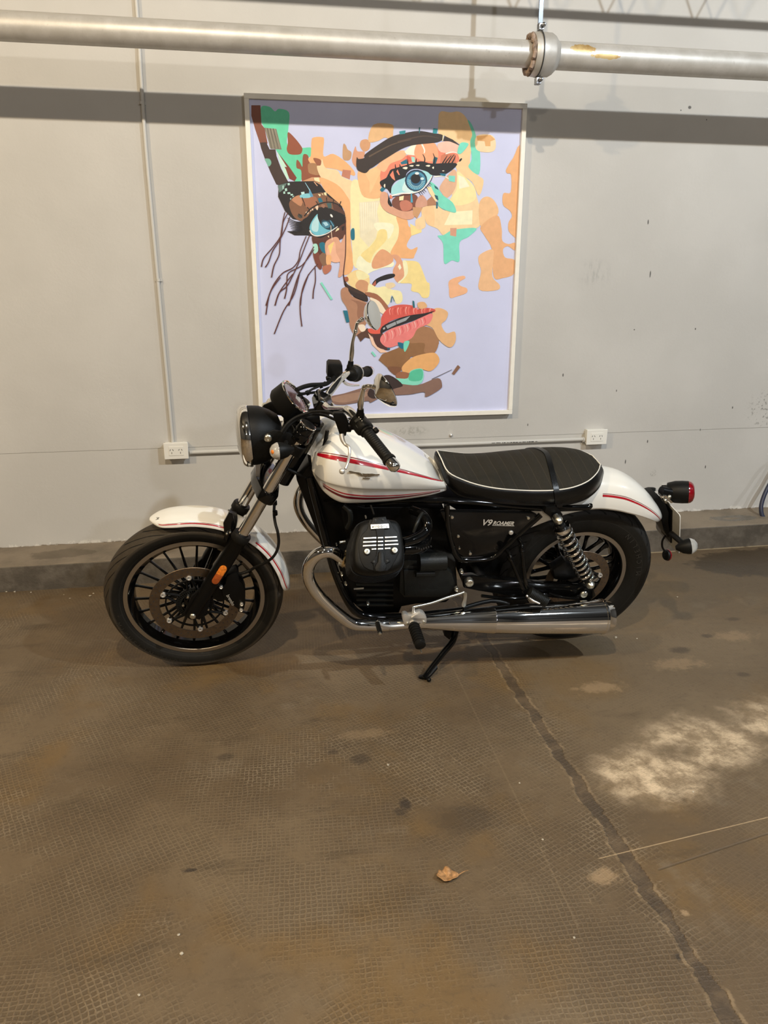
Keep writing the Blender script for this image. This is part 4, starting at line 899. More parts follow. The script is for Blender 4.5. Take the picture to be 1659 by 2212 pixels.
    def arc_text(s_, r_, deg, hgt, step):
        for k, ch in enumerate(s_):
            if ch == ' ': continue
            aa = math.radians(deg+k*step); d = V((math.cos(aa), 0, math.sin(aa))); t2 = V((-math.sin(aa), 0, math.cos(aa)))
            text_into(lm, ch, Cn+d*r_+V((0, -hw-.0004, 0)), t2*1, -d, hgt, None, .0006)
    if front:
        arc_text('MICHELIN', rr+.036, 196, .017, 5.0)
        arc_text('PILOT', rr+.036, 240, .013, 3.6)
    else:
        arc_text('MICHELIN', rr+.046, 2, .019, 6.4)
    lm.build('sidewall_lettering', mat('sidewall_relief', (.026, .023, .018), .6), w_)
    return w_
WF = wheel(CF, .3185, .2485, .053, .0365, True)
WR = wheel(CR, .322, .205, .0735, .0560, False)

# ---- fenders
def fender(Cn, rows, tcols, label, thick=.0025):
    """rows: (angle, r_edge, r_crown, half width)"""
    grid = []
    for ang, re, rc, hw in rows:
        a = math.radians(ang); d = V((math.cos(a), 0, math.sin(a))); r_ = []
        for t in tcols:
            s_ = abs(t); v = -hw*(1 if t > 0 else -1)*min(1, math.sin(min(s_, 1)*PI/2)**.9) if t else 0
            hgt = re+(rc-re)*max(0, 1-s_**2.3)
            if s_ >= 1: hgt = re
            r_.append(Cn+d*hgt+V((0, v, 0)))
        grid.append(r_)
    return Surf(grid)
tc_ = (1, .88, .7, .45, .2, 0, -.2, -.45, -.7, -.88, -1)
ff = [(111, .347, .350, .010), (109, .341, .350, .030), (105, .331, .350, .052), (98, .324, .350, .060), (85, .322, .350, .061), (70, .322, .349, .062), (52, .320, .347, .062), (36, .317, .346, .061), (20, .314, .345, .060), (9, .314, .345, .056), (3, .321, .344, .042), (.5, .334, .344, .018)]
SF = fender(CF, ff, tc_, '')
mb = MB(); SF.mesh(mb, 5, 3); fo = mb.build('fender', M['white'], bike, angle=70, mods=[SOL(.0022, 0)]); tag(fo, 'white front fender with red pinstripes')
sg = 1 if SF.nrm(5, 5).z > 0 else -1
mb = MB(); SF.ribbon(mb, [(1.9, 1.75), (2.6, 1.6), (4, 1.55), (5.15, 1.55)], .26, .40, .0018, sg); mb.build('red_stripe', M['red'], fo)
mb = MB(); SF.ribbon(mb, [(6.3, 1.62), (7.5, 1.6), (8.6, 1.6), (9.6, 1.75)], .42, .26, .0018, sg); mb.build('red_stripe', M['red'], fo)
mb = MB(); SF.ribbon(mb, [(1.8, 2.05), (2.6, 1.93), (4, 1.88), (5.2, 1.90)], .06, .09, .0018, sg); mb.build('dark_stripe', M['darkred'], fo)
mb = MB(); SF.ribbon(mb, [(6.3, 2.02), (7.5, 2.0), (8.6, 2.0), (9.5, 2.1)], .08, .06, .0018, sg); mb.build('dark_stripe', M['darkred'], fo)
# small eagle mark on the fender tip
mb = MB()
for a, b in (((1.55, 3.3), (1.95, 3.6)), ((1.95, 3.6), (1.70, 3.75)), ((1.70, 3.75), (2.0, 3.95)), ((2.0, 3.95), (1.6, 4.2))): SF.ribbon(mb, [a, ((a[0]+b[0])/2, (a[1]+b[1])/2), b], .10, .10, .0019, sg)
mb.build('eagle_mark', M['slot'], fo)
# fender brace
def arcband(Cn, a0, a1, r0, hw, wd):
    mb = MB(); R_ = []
    for i in range(17):
        t = -1+2*i/16; v = -hw*t*1.0; rr_ = r0-.026*abs(t)**2.6 if abs(t) < 1 else r0-.06
        R_.append([Cn+V((math.cos(math.radians(a))*(rr_+h), v*(1 if abs(t) < .98 else 1.02), math.sin(math.radians(a))*(rr_+h))) for a, h in ((a0, 0), (a0, .007), (a1, .007), (a1, 0))])
    mb.rings(R_); return mb
arcband(CF, 62, 66.5, .352, .068, 0).build('fender_brace', M['satin'], bike, mods=[BEV(.002)])
mb = MB(); mb.prism(A3(0, [(482, 1130), (494, 1108), (503, 1112), (507, 1130), (500, 1152), (520, 1175), (512, 1190), (488, 1172), (484, 1150)], -.070), (0, .010, 0), .002)
mb.build('fender_bracket', M['black'], bike)
for x, y in ((490, 1153.5), (497, 1151)): MB().lathe(at(x, y, -.078), (0, -1, 0), [(.0042, -.008), (.0042, 0), (.003, .001)], 12).build('bracket_bolt', M['bolt'], bike)

RFd = [(142, .352, .356, .060), (134, .350, .395, .086), (122, .337, .425, .096), (107, .333, .436, .100), (90, .331, .440, .101), (76, .330, .438, .101), (66, .333, .430, .100), (57, .342, .420, .096), (49, .353, .412, .088), (43, .362, .407, .074), (38.5, .371, .403, .054), (35.5, .380, .401, .030), (34, .392, .400, .008)]
SR = fender(CR, RFd, tc_, '')
mb = MB(); SR.mesh(mb, 5, 3); ro_ = mb.build('fender', M['white'], bike, angle=70, mods=[SOL(.0024, 0)]); tag(ro_, 'white rear fender with red pinstripe')
sg = 1 if SR.nrm(5, 5).z > 0 else -1
mb = MB(); SR.ribbon(mb, [(4.2, 1.72), (5.5, 1.72), (6.8, 1.70), (8.0, 1.66), (9.3, 1.55), (10.6, 1.35)], .22, .10, .0018, sg); mb.build('red_stripe', M['red'], ro_)
mb = MB(); SR.ribbon(mb, [(4.2, 1.92), (5.5, 1.92), (6.8, 1.90), (8.0, 1.88), (9.3, 1.80), (10.8, 1.60)], .05, .04, .0018, sg); mb.build('dark_stripe', M['darkred'], ro_)

# ---- fork
def fork(v, label):
    if v < 0:
        b, s_, t, c = at(417, 1322, v), at(525, 1152, v), at(647, 958, v), at(663, 915, v)
    else:
        b, s_, t, c = at(417, 1322, -v), at(525, 1152, -v), at(647, 958, -v), at(663, 915, -v); b, s_, t, c = [mir(p) for p in (b, s_, t, c)]
    ax = (s_-b).normalized(); L_ = (s_-b).length
    mb = MB().lathe(b, ax, [(.016, -.022), (.022, -.015), (.024, .01), (.024, .09), (.0265, .12), (.0275, L_*.55), (.0275, L_-.03), (.0305, L_-.026), (.0305, L_-.004), (.029, L_), (.0215, L_+.001)], 32)
    sd = -1 if v < 0 else 1
    mb.prism([b+V((x, sd*.004, z)) for x, z in ((-.035, -.01), (.02, -.035), (.050, .00), (.075, .09), (.050, .115), (.0, .07))], (0, -sd*.016, 0), .003)
    f_ = mb.build('fork_slider', M['satin'], bike, angle=40)
    st = MB().tube([b+ax*(L_-.01), c], .0205, 32).build('fork_tube', M['chrome'], f_)
    ru = MB().lathe(b+ax*(L_-.028), ax, [(.0307, 0), (.0322, .002), (.0322, .022), (.030, .027), (.022, .028)], 32, cap=False).build('dust_seal', M['rubber'], f_)
    bo = MB(); bo.lathe(b+V((-.0, sd*.022, 0)), (0, sd, 0), [(.011, -.01), (.011, .004), (.009, .007), (.006, .008)], 20); bo.build('axle_bolt', M['bolt'], f_)
    # reflector on the slider
    oc = 1 if v < 0 else -1
    side = V((0, sd, 0)); perp = ax.cross(side).normalized()
    c0 = (at(474, 1241, -.128) if v < 0 else mir(at(474, 1241, -.128)))
    def pill(cx, l0, l1, r_):
        o_ = []
        for k in range(9): a = -PI/2+PI*k/8; o_.append(cx+ax*(l1+r_*math.cos(a))+perp*r_*math.sin(a))
        for k in range(9): a = PI/2+PI*k/8; o_.append(cx+ax*(l0+r_*math.cos(a))+perp*r_*math.sin(a))
        return o_
    MB().prism(pill(c0+side*-.004, -.030, .029, .0155), -side*.012, .001).build('reflector_base', M['satin'], f_)
    up = [p for p in pill(c0, 0, .0275, .0125)]
    n = len(up); U = up[:9]+[c0+perp*.0125, c0-perp*.0125]; D = [c0-perp*.0125, c0+perp*.0125]+pill(c0, -.029, 0, .0125)[9:]
    U = [c0-perp*.0125]+up[:9]+[c0+perp*.0125]
    D = [c0+perp*.0125]+pill(c0, -.029, 0, .0125)[9:]+[c0-perp*.0125]
    MB().prism([p-side*.002 for p in U], side*.006, .0008).build('reflector', M['amber'], f_)
    MB().prism([p-side*.002 for p in D], side*.006, .0008).build('reflector', M['amberdark'], f_)
    return f_, b, ax
f1, fb, fax = fork(-.100, '')
f2, _, _ = fork(.100, '')
tc1 = at(657, 930, -.1); lc1 = at(577, 1070, -.1)
# triple clamps
def clamp(p, name, th, rr_, m_):
    mb = MB(); a = V((p.x, 0, p.z))
    out = []
    x_ = fax.cross(V((0, 1, 0))).normalized()
    for k in range(12): t = PI*k/11; out.append(a+V((0, -.1-rr_*math.sin(t), 0))+x_*rr_*math.cos(t))
    out.append(a-x_*rr_+x_*(rr_*-.2)+V((0, -.04, 0)))
    out.append(a-x_*rr_*1.3+V((0, .04, 0)))
    for k in range(12): t = PI*k/11; out.append(a+V((0, .1+rr_*math.sin(t), 0))-x_*rr_*math.cos(t))
    out.append(a+x_*rr_*1.5+V((0, .04, 0))); out.append(a+x_*rr_*1.5+V((0, -.04, 0)))
    mb.prism([q-fax*th/2 for q in out], fax*th, .003); return mb.build(name, m_, bike)
clamp(tc1-fax*.02, 'upper_clamp', .030, .034, M['black']); clamp(lc1, 'lower_clamp', .036, .033, M['black'])
for v in (-1, 1):
    p = tc1 if v < 0 else mir(tc1)
    MB().lathe(p-fax*.005, fax, [(.030, -.030), (.031, 0), (.031, .020), (.028, .024)], 28).build('clamp_sleeve', M['black'], bike)
    MB().lathe(p+fax*.019, fax, [(.0285, 0), (.0300, .002), (.0295, .006), (.024, .007)], 28).build('fork_cap_ring', M['chrome'], bike)
    MB().lathe(p+fax*.024, fax, [(.0245, 0), (.023, .004), (.010, .005)], 28).build('fork_cap', M['matte'], bike)
    q = (at(622, 990, -.1) if v < 0 else mir(at(622, 990, -.1)))
    MB().lathe(at(640, 968, -.1) if v < 0 else mir(at(640, 968, -.1)), fax, [(.024, -.020), (.027, -.018), (.0275, .014), (.024, .018)], 28, cap=False).build('lamp_bracket_clamp', M['matte'], bike)
    a_ = [(574, 938), (592, 930), (625, 935), (646, 948), (640, 962), (620, 962), (598, 958), (580, 954)]
    pts = A3(0, a_, -.118); pts = pts if v < 0 else [mir(p) for p in pts]
    MB().prism(pts, (0, -v*.008, 0), .0015).build('lamp_bracket', M['matte'], bike)
    c = at(579, 946.5, -.128); c = c if v < 0 else mir(c)
    MB().lathe(c, (0, v, 0), [(.0105, -.012), (.0120, 0), (.0120, .003), (.0095, .006), (.0045, .0065), (.004, .003)], 20).build('lamp_bolt', M['bolt'], bike)
# steering stem and head
MB().tube([lo(*(V((lc1.x+BX, 0, lc1.z))+V((.05, 0, 0)))), lo(tc1.x+BX+.045, 0, tc1.z-.01)], .032, 24).build('steering_head', M['black'], bike)
# narrow bracket plate under the headlight
MB().prism(A3(0, [(552.5, 1000), (562, 1000), (560.5, 1062), (568, 1072), (560, 1074), (553, 1062)], -.04), (0, .06, 0), .001).build('lamp_stay', M['steel'], bike)

# ---- headlight
ha = facing(560, 940, -1, .10, .03); hc = at(545, 940.5, 0)
hl = MB().lathe(hc, ha, [(.030, -.098), (.062, -.088), (.080, -.062), (.0945, -.030), (.0975, -.008), (.098, .006)], 64).build('headlight', M['matte'], bike)
MB().lathe(hc, ha, [(.098, .0065), (.1025, .008), (.1035, .014), (.1025, .026), (.096, .037), (.088, .041), (.086, .036), (.090, .010)], 64, wrap=True).build('headlight_rim', M['chrome'], hl)
MB().lathe(hc, ha, [(.088, .034), (.070, .044), (.040, .051), (.004, .053)], 64, cap=False).build('headlight_lens', M['glass'], hl)
MB().lathe(hc, ha, [(.086, .026), (.060, .005), (.030, -.02), (.004, -.028)], 48, cap=False).build('reflector_bowl', M['chrome'], hl)
# ---- instrument
ia = facing(637, 858, 61, -45, .30); ic = at(637, 858, 0)
gi = MB().lathe(ic, ia, [(.040, -.062), (.055, -.058), (.0615, -.048), (.0625, -.004), (.0635, 0)], 56).build('instrument', M['matte'], bike)
MB().lathe(ic, ia, [(.0635, 0), (.0645, .003), (.0620, .006), (.0560, .005), (.055, .001)], 56, wrap=True).build('instrument_rim', M['chrome'], gi)
MB().lathe(ic, ia, [(.056, .0005), (.004, .001)], 48).build('dial', M['dial'], gi)
mb = MB(); bx, by, bz = basis(ia)
for i in range(28):
    a = 2*PI*i/28; mb.box(ic+ia*.0022+(bx*math.cos(a)+by*math.sin(a))*.050, (.006, .0012, .0006), bx*math.cos(a)+by*math.sin(a), ia.cross(bx*math.cos(a)+by*math.sin(a)))
mb.box(ic+ia*.0022-by*.012+bx*.01, (.030, .020, .0008), bx, by); mb.build('dial_marks', M['lettersilver'], gi)
MB().tube([ic-ia*.05, at(668, 905, 0)], .022, 12).build('instrument_bracket', M['satin'], bike)
MB().tube([at(650, 905, 0), at(690, 900, 0)], .030, 12).build('bracket_block', M['satin'], bike)

# ---- handlebar
hb_pts = [at(848, 1003, -.40), at(790, 930, -.285), at(772, 905, -.235), at(752, 886, -.185), at(733, 884, -.13), at(712, 884, -.075), at(697, 872, -.03), at(697, 868, .03), at(706, 856, .08), at(724, 832, .13), at(738, 815, .175), at(750, 808, .22), at(768, 806, .28), at(797, 802, .40)]
hbar = MB().tube(hb_pts, .0125, 20, k=5).build('handlebar', M['chrome'], bike)
for i, (a, b) in enumerate(((hb_pts[1], hb_pts[0]), (hb_pts[12], hb_pts[13]))):
    d = (b-a).normalized(); L_ = (b-a).length
    pr = [(.0165, 0), (.021, .002), (.021, .008), (.0172, .010)]
    k = .014
    while k < L_-.028: pr += [(.0172, k), (.0166, k+.0012), (.0166, k+.0030), (.0172, k+.0042)]; k += .0075
    pr += [(.0185, L_-.026), (.0205, L_-.020), (.0205, L_-.014), (.012, L_-.013)]
    MB().lathe(a, d, pr, 28).build('grip', M['rubber'], hbar, angle=50)
    MB().lathe(a, d, [(.012, L_-.013), (.0175, L_-.012), (.0182, L_+.008), (.0165, L_+.015), (.011, L_+.021), (.005, L_+.023)], 28).build('bar_end', M['chrome'], hbar)
# left switch box
a, b = hb_pts[1], hb_pts[0]; d = (b-a).normalized(); side = facing(788, 926, .3, -1, .1); side = (side-d*side.dot(d)).normalized(); nn = d.cross(side)
mb = MB()
for q, sx, sy in ((-.050, .034, .040),): pass
R_ = []
for q, k in ((-.052, .80), (-.048, .95), (-.012, 1.0), (-.002, .98), (.002, .85)):
    c = a+d*q; R_.append([c+(side*(.024*k*(abs(math.cos(t))**.6)*(1 if math.cos(t) > 0 else -1))+nn*(.026*k*(abs(math.sin(t))**.6)*(1 if math.sin(t) > 0 else -1))) for t in [2*PI*i/20 for i in range(20)]])
mb.rings(R_); sw = mb.build('switch_box', M['matte'], hbar, angle=50)
vw = -ray(788, 926); vw = (Mbi.to_3x3() @ vw).normalized(); vw = (vw-d*vw.dot(d)).normalized(); tq_ = d.cross(vw)
sb_ = MB(); sb_.box(a+d*-.030+vw*.025+side*.0, (.010, .020, .006), d, tq_); sb_.box(a+d*-.016+vw*.0245-side*.012, (.014, .009, .006), d, tq_); sb_.build('switch_buttons', M['case'], sw, mods=[BEV(.0015)])
mk = MB()
for k in range(4): mk.box(a+d*(-.040+k*.008)+vw*.0262+side*.010, (.0028, .0028, .0004), d, tq_)
mk.build('switch_symbols', M['lettergrey'], sw)
tb_ = MB(); tb_.lathe(at(812, 930, -.29), d, [(.004, -.008), (.008, -.006), (.008, .006), (.004, .008)], 14); tb_.build('horn_button', M['matte'], sw)
# right throttle housing
a, b = hb_pts[12], hb_pts[13]; d = (b-a).normalized()
mb = MB().lathe(a, d, [(.022, -.046), (.027, -.042), (.028, -.012), (.030, -.008)], 32); sr = mb.build('switch_box', M['matte'], hbar)
MB().lathe(a, d, [(.0295, -.009), (.0315, -.006), (.0315, .001), (.0295, .003), (.020, .003)], 32, cap=False).build('housing_rim', M['chrome'], sr)
mb = MB().prism(A3(0, [(708, 790), (712, 786), (736, 787), (740, 791), (741, 812), (728, 822), (707, 814)], .19), (0, .05, 0), .004); mb.lathe(at(709, 818, .18), (0, -1, 0), [(.008, -.01), (.008, .004), (.006, .006)], 14)
mb.build('brake_reservoir', M['matte'], hbar)
MB().tube([at(741, 822, .20), at(748, 829, .25), at(760, 832, .33), at(775, 832, .38)], [.006, .006, .005, .004], 10, k=4).build('brake_lever', M['chrome'], hbar)
# clutch perch and lever
mb = MB().prism(A3(0, [(719, 897), (722, 893), (742, 893), (749, 902), (754, 915), (762, 925), (758, 934), (749, 934), (747, 942), (735, 943), (730, 928)], -.255), (0, .016, 0), .002); mb.tube([at(752, 922, -.25), at(772, 920, -.25)], .011, 12); mb.build('clutch_perch', M['satin'], hbar)
lv = A3(0, [(738, 938), (740, 950), (746, 960), (754, 966), (755, 980), (751, 1000), (746, 1013)], [-.25, -.26, -.27, -.285, -.30, -.33, -.345])
mb = MB().tube(lv, [.0085, .007, .0052, .0050, .0045, .0042, .0042], 14, k=4); mb.sphere(at(739, 1018, -.35), .0090, 18); mb.build('clutch_lever', M['alu'], hbar)
# bar clamp
mb = MB(); mb.box(V((at(697, 870, 0).x, 0, at(697, 870, 0).z))-V((0, 0, 0)), (.055, .10, .042), (.8, 0, -.45)); mb.build('bar_clamp', M['black'], bike, mods=[BEV(.006, 3)])
for v in (-.035, .035):
    for q in (-.02, .02): MB().lathe(V((at(697, 870, 0).x, v, at(697, 870, 0).z))+V((.8, 0, -.45)).normalized()*q, (.45, 0, .8), [(.0055, .018), (.0055, .025), (.003, .0255)], 12).build('clamp_bolt', M['chrome'], bike)
# ---- mirrors
def mirror(base, path, rad, centre, n, rr_, label):
    m_ = MB().tube(path, rad, 16, k=4).build('mirror', M['chrome'], hbar); 
    mb = MB().lathe(centre, n, [(rr_, -.001), (rr_*1.03, -.003), (rr_*.99, -.008), (rr_*.85, -.018), (rr_*.55, -.028), (rr_*.22, -.036), (.006, -.040)], 48); mb.build('mirror_shell', M['chrome'], m_, angle=50)
    MB().lathe(centre, n, [(rr_*.985, .0002), (rr_*.9, .0006), (.002, .0008)], 48).build('mirror_glass', M['mirror'], m_)
    [MB().sphere(p_, .0084, 14).build('mirror_joint', M['chrome'], m_) for p_ in (path[-1], path[-3])]
    bn = MB().lathe(path[0], (path[1]-path[0]), [(.013, -.012), (.013, .004), (.0105, .010), (.0105, .016), (.0095, .022)], 16); bn.build('mirror_mount', M['satin'], m_); return m_
ml = [at(778, 897, -.262), at(778.5, 886, -.264), at(779, 870, -.27), at(782, 853, -.278), at(787, 837, -.285), at(797, 834, -.292), at(808, 836, -.30)]
nL = facing(835, 843, 80, -45, -.26)
mirror(0, ml, [.0085, .0075, .0095, .0070, .0062, .0062, .0062], at(837, 842, -.31), nL, .052, '')
mr = [at(756.5, 793, .262), at(758, 780, .264), at(760, 762, .27), at(762, 738, .275), at(768, 715, .28), at(772, 698, .285), at(782, 690, .29)]
nR = facing(809, 680, 62, -14, .42)
mirror(0, mr, [.0085, .0075, .0090, .0060, .0060, .0060, .0070], at(809, 680.5, .30), nR, .0505, '')

# ---- cables and hoses
def cable(name, pts, vs, r_, m_='rubber', k=6, par=None):
    vs = vs if isinstance(vs, (list, tuple)) else [vs]*len(pts)
    return MB().tube([at(x, y, v) for (x, y), v in zip(pts, vs)], r_, 10, k=k).build(name, M[m_], par or bike)
cable('clutch_cable', [(608, 933), (620, 916), (638, 902), (662, 893), (676, 890), (700, 889.5), (717, 893), (736, 904)], [-.14, -.13, -.12, -.12, -.125, -.16, -.20, -.24], .0045)
cable('throttle_cable', [(612, 936), (624, 920), (642, 905.5), (664, 897), (678, 895), (700, 897), (718, 904), (740, 914)], [-.13, -.12, -.11, -.11, -.11, -.14, -.18, -.22], .0045)
cable('wiring_loom', [(745, 885), (757, 886), (768, 893), (780, 906)], [-.15, -.18, -.21, -.25], .006)
cable('wiring_loom', [(700, 890), (722, 889), (745, 890), (760, 900), (770, 912)], [-.05, -.10, -.16, -.21, -.25], .0055)
cable('brake_hose', [(641, 842), (655, 836), (672, 832), (692, 831), (705, 829), (715, 822), (722, 815)], [.02, .05, .08, .11, .14, .17, .19], .0075)
cable('brake_hose', [(640, 856), (655, 851), (668, 849), (690, 846), (710, 838), (730, 832)], [.02, .04, .06, .10, .14, .18], .0045)
cable('throttle_cable', [(646, 850), (660, 849), (674, 841), (690, 834), (702, 826)], [.02, .04, .06, .10, .14], .0040)
for x, y, v in ((693, 834, .11), (664, 849, .05)): MB().tube([at(x-3, y+1, v), at(x+3, y-1.5, v)], .0085, 10).build('cable_tie', M['satin'], bike)
cable('front_brake_hose', [(594, 1062), (593, 1085), (592, 1110), (595, 1132), (600, 1150), (602, 1172), (598, 1190), (588, 1205), (572, 1216), (555, 1223), (540, 1232), (524, 1238), (513, 1240)], [-.03, -.05, -.07, -.10, -.12, -.125, -.13, -.13, -.12, -.11, -.10, -.10, -.095], .0050)
for x, y, v in ((593, 1086, -.05), (594, 1108, -.07)): MB().tube([at(x, y-4, v), at(x+.5, y+4, v)], .0085, 12).build('hose_clip', M['satin'], bike)
cable('front_brake_hose', [(598, 1000), (597, 1030), (595, 1050), (594, 1066)], [-.02, -.03, -.03, -.03], .0045)
cable('wiring_loom', [(640, 900), (652, 915), (665, 925), (690, 928)], [-.05, -.06, -.05, -.03], .008)
cable('wiring_loom', [(707, 930), (700, 965), (688, 1000), (672, 1020)], [-.06, -.065, -.07, -.06], .0065)
cable('wiring_loom', [(612, 1010), (640, 1022), (665, 1034)], [-.03, -.04, -.04], .006)

# ---- indicators
def indicator(c, n, r_, L_, lens, stalk, m_lens):
    b_ = MB().lathe(c, n, [(.008, -L_*.9), (r_*.45, -L_*.75), (r_*.80, -L_*.45), (r_*.98, -L_*.1), (r_, .004)], 28).build('indicator', M['matte'], bike, angle=50)
    MB().lathe(c, n, [(r_, .0045), (r_*.97, .010), (r_*.75, .022), (r_*.4, .029), (.002, .031)], 28).build('indicator_lens', m_lens, b_)
    MB().tube(stalk, .0075, 12).build('indicator_stalk', M['rubber'], b_); return b_
i1 = indicator(at(604, 974, -.185), facing(604, 974, -1, .12, .16), .0275, .050, 0, [at(612, 973, -.18), at(618, 955, -.12)], M['clear'])
MB().sphere(at(591, 976, -.200), .0085, 12).build('bulb', M['amber'], i1)
indicator(at(593, 874, .185), facing(593, 874, -1, .05, .25), .0275, .050, 0, [at(600, 877, .18), at(620, 880, .12)], M['clear'])
i3 = indicator(at(1488, 1180, -.17), facing(1488, 1180, 1, -.12, -.20), .0300, .052, 0, [at(1475, 1176, -.165), at(1452, 1157, -.10)], M['glass'])
indicator(at(1408, 1068, .17), facing(1408, 1068, 1, .3, -.20), .0300, .052, 0, [at(1402, 1064, .165), at(1412, 1092, .10), at(1425, 1108, .03)], M['glass'])
rn = facing(1440, 1199, 1, -.1, -.62); rcn = at(1440, 1199, .0)
rf_ = MB().lathe(rcn, rn, [(.006, -.008), (.020, -.006), (.0225, -.001), (.0225, .002)], 32).build('rear_reflector', M['matte'], bike)
MB().lathe(rcn, rn, [(.0235, .0018), (.0240, .004), (.0225, .0075), (.010, .009)], 32).build('reflector_disc', M['redlens'], rf_)

# ---- caliper
cp_ = [(486, 1262), (490, 1245), (500, 1240), (510, 1236), (515, 1242), (516, 1252), (524, 1262), (530, 1280), (530, 1305), (527, 1318), (518, 1320), (503, 1308), (488, 1300), (480, 1285), (478, 1270)]
cal = MB().prism(A3(0, cp_, -.108), (0, .055, 0), .006).build('brake_caliper', M['satin'], bike)
mb = MB()
p1, p2 = at(492, 1285, -.110), at(505, 1307, -.110); dd = (p2-p1).normalized()
text_into(mb, 'brembo', (p1+p2)/2+V((0, -.0006, 0)), dd, dd.cross(V((0, 1, 0))) if dd.cross(V((0, 1, 0))).x > 0 else -dd.cross(V((0, 1, 0))), .0125, .050, .0006, 0, .01)
mb.build('caliper_lettering', M['lettergrey'], cal)
for x, y in ((477.5, 1268.5), (522, 1305.5), (521, 1318)): MB().lathe(at(x, y, -.113), (0, -1, 0), [(.0062, -.006), (.0062, .003), (.0045, .004), (.003, .0015)], 14).build('caliper_bolt', M['alu'], cal)
mb = MB().prism(A3(0, [(462, 1262), (478, 1256), (490, 1275), (484, 1300), (470, 1300), (455, 1285)], -.094), (0, .012, 0), .002); mb.build('caliper_bracket', M['satin'], bike)
for x, y, r_ in ((406.5, 1289.5, .005), (396, 1307, .005), (450, 1316, .004)): MB().lathe(at(x, y, -.080), (0, -1, 0), [(r_, -.01), (r_, .004), (r_*.6, .0045)], 12).build('hub_bolt', M['bolt'], bike)

# ---- fuel tank: lofted through measured lines
N = 9
def resample(p, n):
    p = catmull([V(a) for a in p], 12); d = [0]
    for a, b in zip(p, p[1:]): d.append(d[-1]+(b-a).length)
    out = []
    for i in range(n):
        t = d[-1]*i/(n-1); j = max(k for k in range(len(d)) if d[k] <= t+1e-9); j = min(j, len(p)-2)
        f = (t-d[j])/max(d[j+1]-d[j], 1e-9); out.append(p[j].lerp(p[j+1], f))
    return out
top = [at(x, y, 0)+V((0, 0, dz)) for x, y, dz in ((703, 940, -.012), (712, 916, -.012), (740, 905, -.014), (775, 907, -.016), (816, 925, -.017), (850, 941, -.016), (896, 968, -.014), (945, 1006, -.010), (953, 1016, -.022))]
top = [V((p.x, 0, p.z)) for p in top]
strp = A3(0, [(684, 980), (696, 983.5), (735, 991), (800, 1004), (866, 1018), (915, 1030), (950, 1039), (958, 1040)], [-.085, -.125, -.152, -.162, -.155, -.135, -.105, -.085])
crs = A3(0, [(676, 1018), (692, 1032), (707, 1040), (746, 1049), (783, 1053), (844, 1055), (906, 1056), (955, 1056), (963, 1054)], [-.088, -.135, -.155, -.172, -.175, -.164, -.138, -.105, -.088])
bot = A3(0, [(677, 1026), (692, 1052), (707, 1070), (722, 1080), (742, 1085), (783, 1086), (844, 1082), (906, 1074), (955, 1064), (963, 1060)], [-.080, -.115, -.135, -.143, -.148, -.148, -.138, -.118, -.094, -.080])
top, strp, crs, bot = [resample(c, N) for c in (top, strp, crs, bot)]
grid = []
for i in range(N):
    T_, S_, C_, B_ = top[i], strp[i], crs[i], bot[i]
    q1 = T_.lerp(S_, .33)+V((0, -.000, .020)); q1.y = S_.y*.40; q1.z = T_.z-(T_.z-S_.z)*.10
    q2 = T_.lerp(S_, .70); q2.y = S_.y*.80; q2.z = T_.z-(T_.z-S_.z)*.48
    m1 = S_.lerp(C_, .5)+V((0, -.006, 0))
    c2 = C_.lerp(B_, .22)+V((0, .002, 0))
    und = B_.copy(); und.y *= .80; und.z += .008; und2 = und.copy(); und2.y = -.03; und2.z += .02
    half = [und2, und, B_, c2, C_, m1, S_, q2, q1]
    grid.append(half+[T_]+[mir(p) for p in half[::-1]])
ST = Surf(grid)
# front and rear closing: shrink ends
mb = MB(); R_ = [[ST.p(i/7, j/5) for j in range(ST.m*5+1)] for i in range(ST.n*7+1)]
def shrink(r_, k, du): c = sum(r_, V())/len(r_); return [c+(p-c)*k+V((du, 0, 0)) for p in r_]
R_ = [shrink(R_[0], .30, -.004), shrink(R_[0], .75, -.0045), shrink(R_[0], .93, -.003)]+R_+[shrink(R_[-1], .93, .004), shrink(R_[-1], .7, .006), shrink(R_[-1], .3, .006)]
mb.rings(R_, closed=True); tank = mb.build('fuel_tank', M['white'], bike, angle=60)
sg = 1 if ST.nrm(4, 9).z > 0 else -1
mb = MB(); ST.ribbon(mb, [(.15, 5.98), (2, 6.0), (4, 6.0), (6, 6.0), (7.85, 6.0)], .34, .26, .0010, sg); mb.build('red_stripe', M['red'], tank)
mb = MB(); ST.ribbon(mb, [(.15, 6.27), (2, 6.27), (4, 6.25), (6, 6.24), (7.85, 6.24)], .07, .08, .0010, sg); mb.build('dark_stripe', M['darkred'], tank)
mb = MB(); ST.ribbon(mb, [(1.0, 2.62), (2.2, 2.50), (3.5, 2.42), (5.5, 2.42), (7.5, 2.6)], .13, .12, .0010, sg); mb.build('dark_stripe', M['darkred'], tank)
mb = MB(); ST.ribbon(mb, [(1.0, 2.80), (2.2, 2.68), (3.5, 2.60), (5.5, 2.60), (7.5, 2.78)], .07, .07, .0011, sg); mb.build('red_stripe', M['red'], tank)
cc = at(768, 936, -.02); cn = V((0, 0, 1)); 
cc = V((cc.x, 0, max(p.z for p in top if abs(p.x-cc.x) < .08)-.002))
MB().lathe(cc, (.12, 0, 1), [(.038, -.01), (.038, .003), (.034, .007), (.032, .007), (.030, .010), (.010, .012)], 36).build('fuel_cap', M['chrome'], tank)
